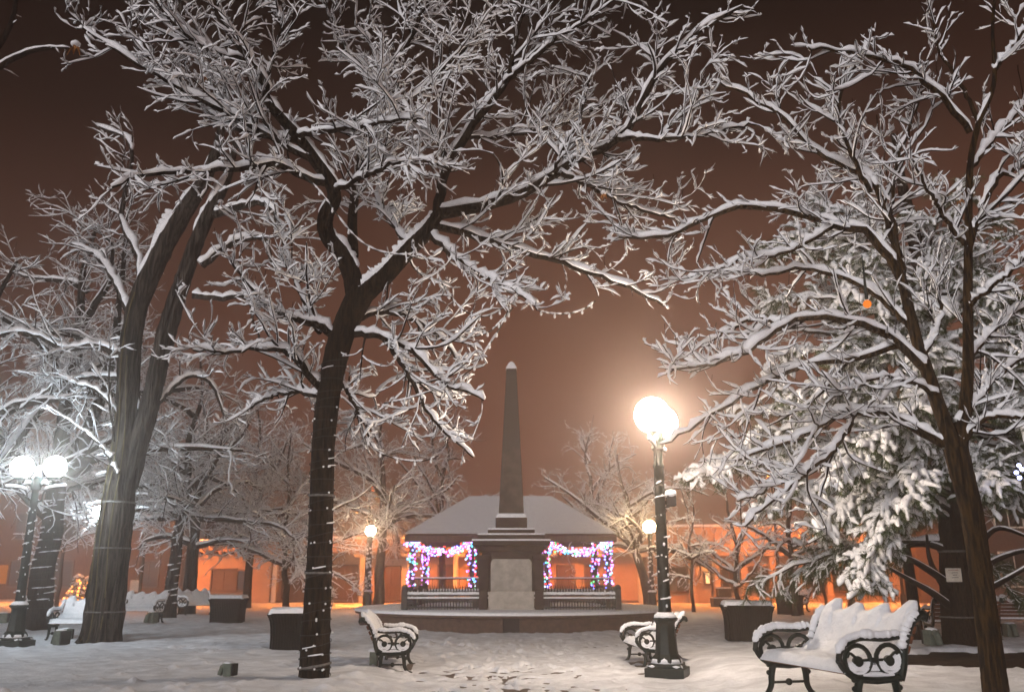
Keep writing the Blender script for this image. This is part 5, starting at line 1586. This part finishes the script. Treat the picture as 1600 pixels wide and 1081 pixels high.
# ------------------------------------------------------------------ hanging light strings with frosted bulbs
def hang(pxs, Y0, Y1, nb, label, seed):
    n = len(pxs)
    pts = [P(a, b, Y0 + (Y1 - Y0) * i / (n - 1)) for i, (a, b) in enumerate(pxs)]
    p, _ = catmull(pts, [1] * n, 40)
    base = p[20].copy()
    t = thing("string_light", label, "string lights", base, group=None)
    MB().tube([q - base for q in p], .0085, 5).build("cord", M["cord"], t)
    rr = np.random.default_rng(seed)
    mb = MB()
    for k in range(18):
        i = int(rr.integers(1, 36)); L = int(rr.integers(2, 4))
        seg = [p[j] - base + np.array([0, 0, .012]) for j in range(i, min(i + L + 1, 40))]
        mb.tube(seg, [.006] + [.017] * (len(seg) - 2) + [.006], 6)
    mb.build("snow_cover", M["snow"], t)
    for k in range(nb):
        i = int((k + .5) / nb * 39)
        b = MB(); b.ball((0, 0, -.04), .018, 8, 6, sc=(1, 1, 1.5)); b.lathe([(.013, -.02), (.013, .005), (.006, .012)], 6)
        o = b.build("bulb", M["bulb_frost"], t, angle=None); o.location = tuple(float(c) for c in (p[i] - base))
hang([(678, 418), (700, 458), (725, 485), (755, 495), (785, 482), (797, 462)], YA, YA - .6, 11, "snowy bulb string sagging between boughs just above the obelisk tip, left", 1)
hang([(800, 470), (785, 505), (770, 530), (752, 558), (735, 578), (700, 600), (640, 622), (600, 630)], YA - .5, YA - .1, 12, "long snowy bulb string slanting down from the boughs towards the left", 2)
hang([(714, 525), (735, 527), (765, 518), (785, 500), (802, 480)], YA, YA - .5, 5, "short faint bulb string left of the obelisk tip", 3)
hang([(838, 484), (860, 490), (890, 490), (915, 482), (930, 470)], YA - .5, YA + .2, 5, "short snowy bulb string sagging under the right bough above the obelisk", 4)
hang([(570, 680), (590, 705), (625, 718), (660, 720), (685, 712)], YA, YA + .4, 5, "snowy bulb string sagging under the lowest right bough of the forked tree", 5)
hang([(460, 260), (500, 300), (550, 365), (590, 392), (640, 398), (652, 385)], YA - 1.2, YA - .5, 7, "snowy bulb string draped across the fork of the front tree", 6)

# withered leaves still hanging on the twigs
rl_ = np.random.default_rng(63)
def leaf(px_, py_, Yd, s, label):
    q = P(px_, py_, Yd)
    t = thing("dead_leaf", label, "leaf", q, float(rl_.uniform(0, 6)), group="withered leaves left on the trees")
    mb = MB()
    for k in range(4):
        a = k * 1.7; L = s * rl_.uniform(.7, 1.1)
        ca, sa = math.cos(a), math.sin(a)
        vs = [(0, 0, 0), (.35 * L * ca + .12 * s * sa, .35 * L * sa - .12 * s * ca, -.3 * L), (.5 * L * ca, .5 * L * sa, -L), (.30 * L * ca - .18 * s * sa, .30 * L * sa + .18 * s * ca, -.5 * L)]
        vs2 = [(x * .9, y * .9, z + .004) for x, y, z in vs]
        mb.add(vs + vs2, [(0, 1, 2, 3), (7, 6, 5, 4), (0, 4, 5, 1), (1, 5, 6, 2), (2, 6, 7, 3), (3, 7, 4, 0)])
    mb.build("blade", M["leaf"], t, smooth=False)
    MB().ball((0, 0, .01), s * .42, 8, 5, sc=(1, 1, .6), noise=.2).build("snow_cap", M["snow"], t, angle=None)
for a in ((118, 70, YA - 1.6, .17, "brown withered leaf at the far left tip of the front tree"), (345, 316, YA - 1, .10, "pale withered leaf under the long left bough of the front tree"), (943, 302, YA - .4, .12, "brown withered leaf amid the right boughs of the front tree"),
          (1468, 280, YB, .13, "rusty withered leaf high on the slim tan tree"), (1500, 310, YB - .1, .11, "small rusty leaf beside the upright stem of the slim tan tree"), (320, 120, YA - 1.4, .08, "small brown leaf high on the left bough of the front tree")):
    leaf(*a)

# ------------------------------------------------------------------ air, sky, light
hz = MB().box((0, 47, 7.2), (220, 112, 17.6)).build("haze", bpy.data.materials.new("haze_air"), None, smooth=False)
tag(hz, kind="stuff")
hm = hz.data.materials[0]
hm.use_nodes = True
nt = hm.node_tree
for n in list(nt.nodes): nt.nodes.remove(n)
out = nt.nodes.new("ShaderNodeOutputMaterial")
pvn = nt.nodes.new("ShaderNodeVolumePrincipled")
pvn.inputs["Density"].default_value = 0.0075
pvn.inputs["Color"].default_value = (0.95, 0.82, 0.73, 1)
pvn.inputs["Anisotropy"].default_value = 0.85
pvn.inputs["Density Attribute"].default_value = ""
nt.links.new(pvn.outputs[0], out.inputs["Volume"])

SUN_EL, SUN_AZ = R(12), R(204)      # the soft light of the lit town behind the camera
w = bpy.data.worlds.new("World")
scene.world = w
w.use_nodes = True
nt = w.node_tree
bg = nt.nodes["Background"]
tc = nt.nodes.new("ShaderNodeTexCoord")
sep = nt.nodes.new("ShaderNodeSeparateXYZ")
nt.links.new(tc.outputs["Generated"], sep.inputs[0])
rp = nt.nodes.new("ShaderNodeValToRGB")
rp.color_ramp.elements[0].position = 0.0
rp.color_ramp.elements[0].color = (0.200, 0.076, 0.044, 1)
for ps, cl in ((0.22, (0.172, 0.066, 0.039, 1)), (0.34, (0.115, 0.045, 0.027, 1)), (0.46, (0.038, 0.0158, 0.0098, 1)), (0.58, (0.009, 0.0042, 0.0029, 1))):
    e = rp.color_ramp.elements.new(ps); e.color = cl
rp.color_ramp.elements[-1].position = 0.80
rp.color_ramp.elements[-1].color = (0.006, 0.003, 0.0022, 1)
nt.links.new(sep.outputs["Z"], rp.inputs[0])
# the glow of the town sits low and slightly to the right
mr = nt.nodes.new("ShaderNodeMapRange")
mr.inputs["From Min"].default_value = -0.6; mr.inputs["From Max"].default_value = 0.1
mr.inputs["To Min"].default_value = 0.40; mr.inputs["To Max"].default_value = 1.0
nt.links.new(sep.outputs["X"], mr.inputs["Value"])
sc_ = nt.nodes.new("ShaderNodeVectorMath"); sc_.operation = 'SCALE'
nt.links.new(rp.outputs[0], sc_.inputs[0]); nt.links.new(mr.outputs[0], sc_.inputs["Scale"])
nt.links.new(sc_.outputs[0], bg.inputs["Color"])
bg.inputs["Strength"].default_value = 1.0

sd = bpy.data.lights.new("sun", 'SUN')
sd.energy = 2.3
sd.angle = R(42)
sd.color = (0.98, 0.97, 1.0)
so_ = bpy.data.objects.new("sun", sd)
COL.objects.link(so_)
dv = Vector((math.sin(SUN_AZ) * math.cos(SUN_EL), math.cos(SUN_AZ) * math.cos(SUN_EL), math.sin(SUN_EL)))
so_.rotation_euler = dv.to_track_quat('Z', 'Y').to_euler()

# ------------------------------------------------------------------ render settings
scene.view_settings.view_transform = 'Standard'
scene.view_settings.look = 'None'
scene.view_settings.exposure = 0
scene.view_settings.gamma = 1
c = scene.cycles
c.use_denoising = True
c.max_bounces = 5
c.diffuse_bounces = 2
c.glossy_bounces = 2
c.transmission_bounces = 2
c.volume_bounces = 1
c.transparent_max_bounces = 4
c.sample_clamp_indirect = 4.0
c.sample_clamp_direct = 0.0
c.use_light_tree = True
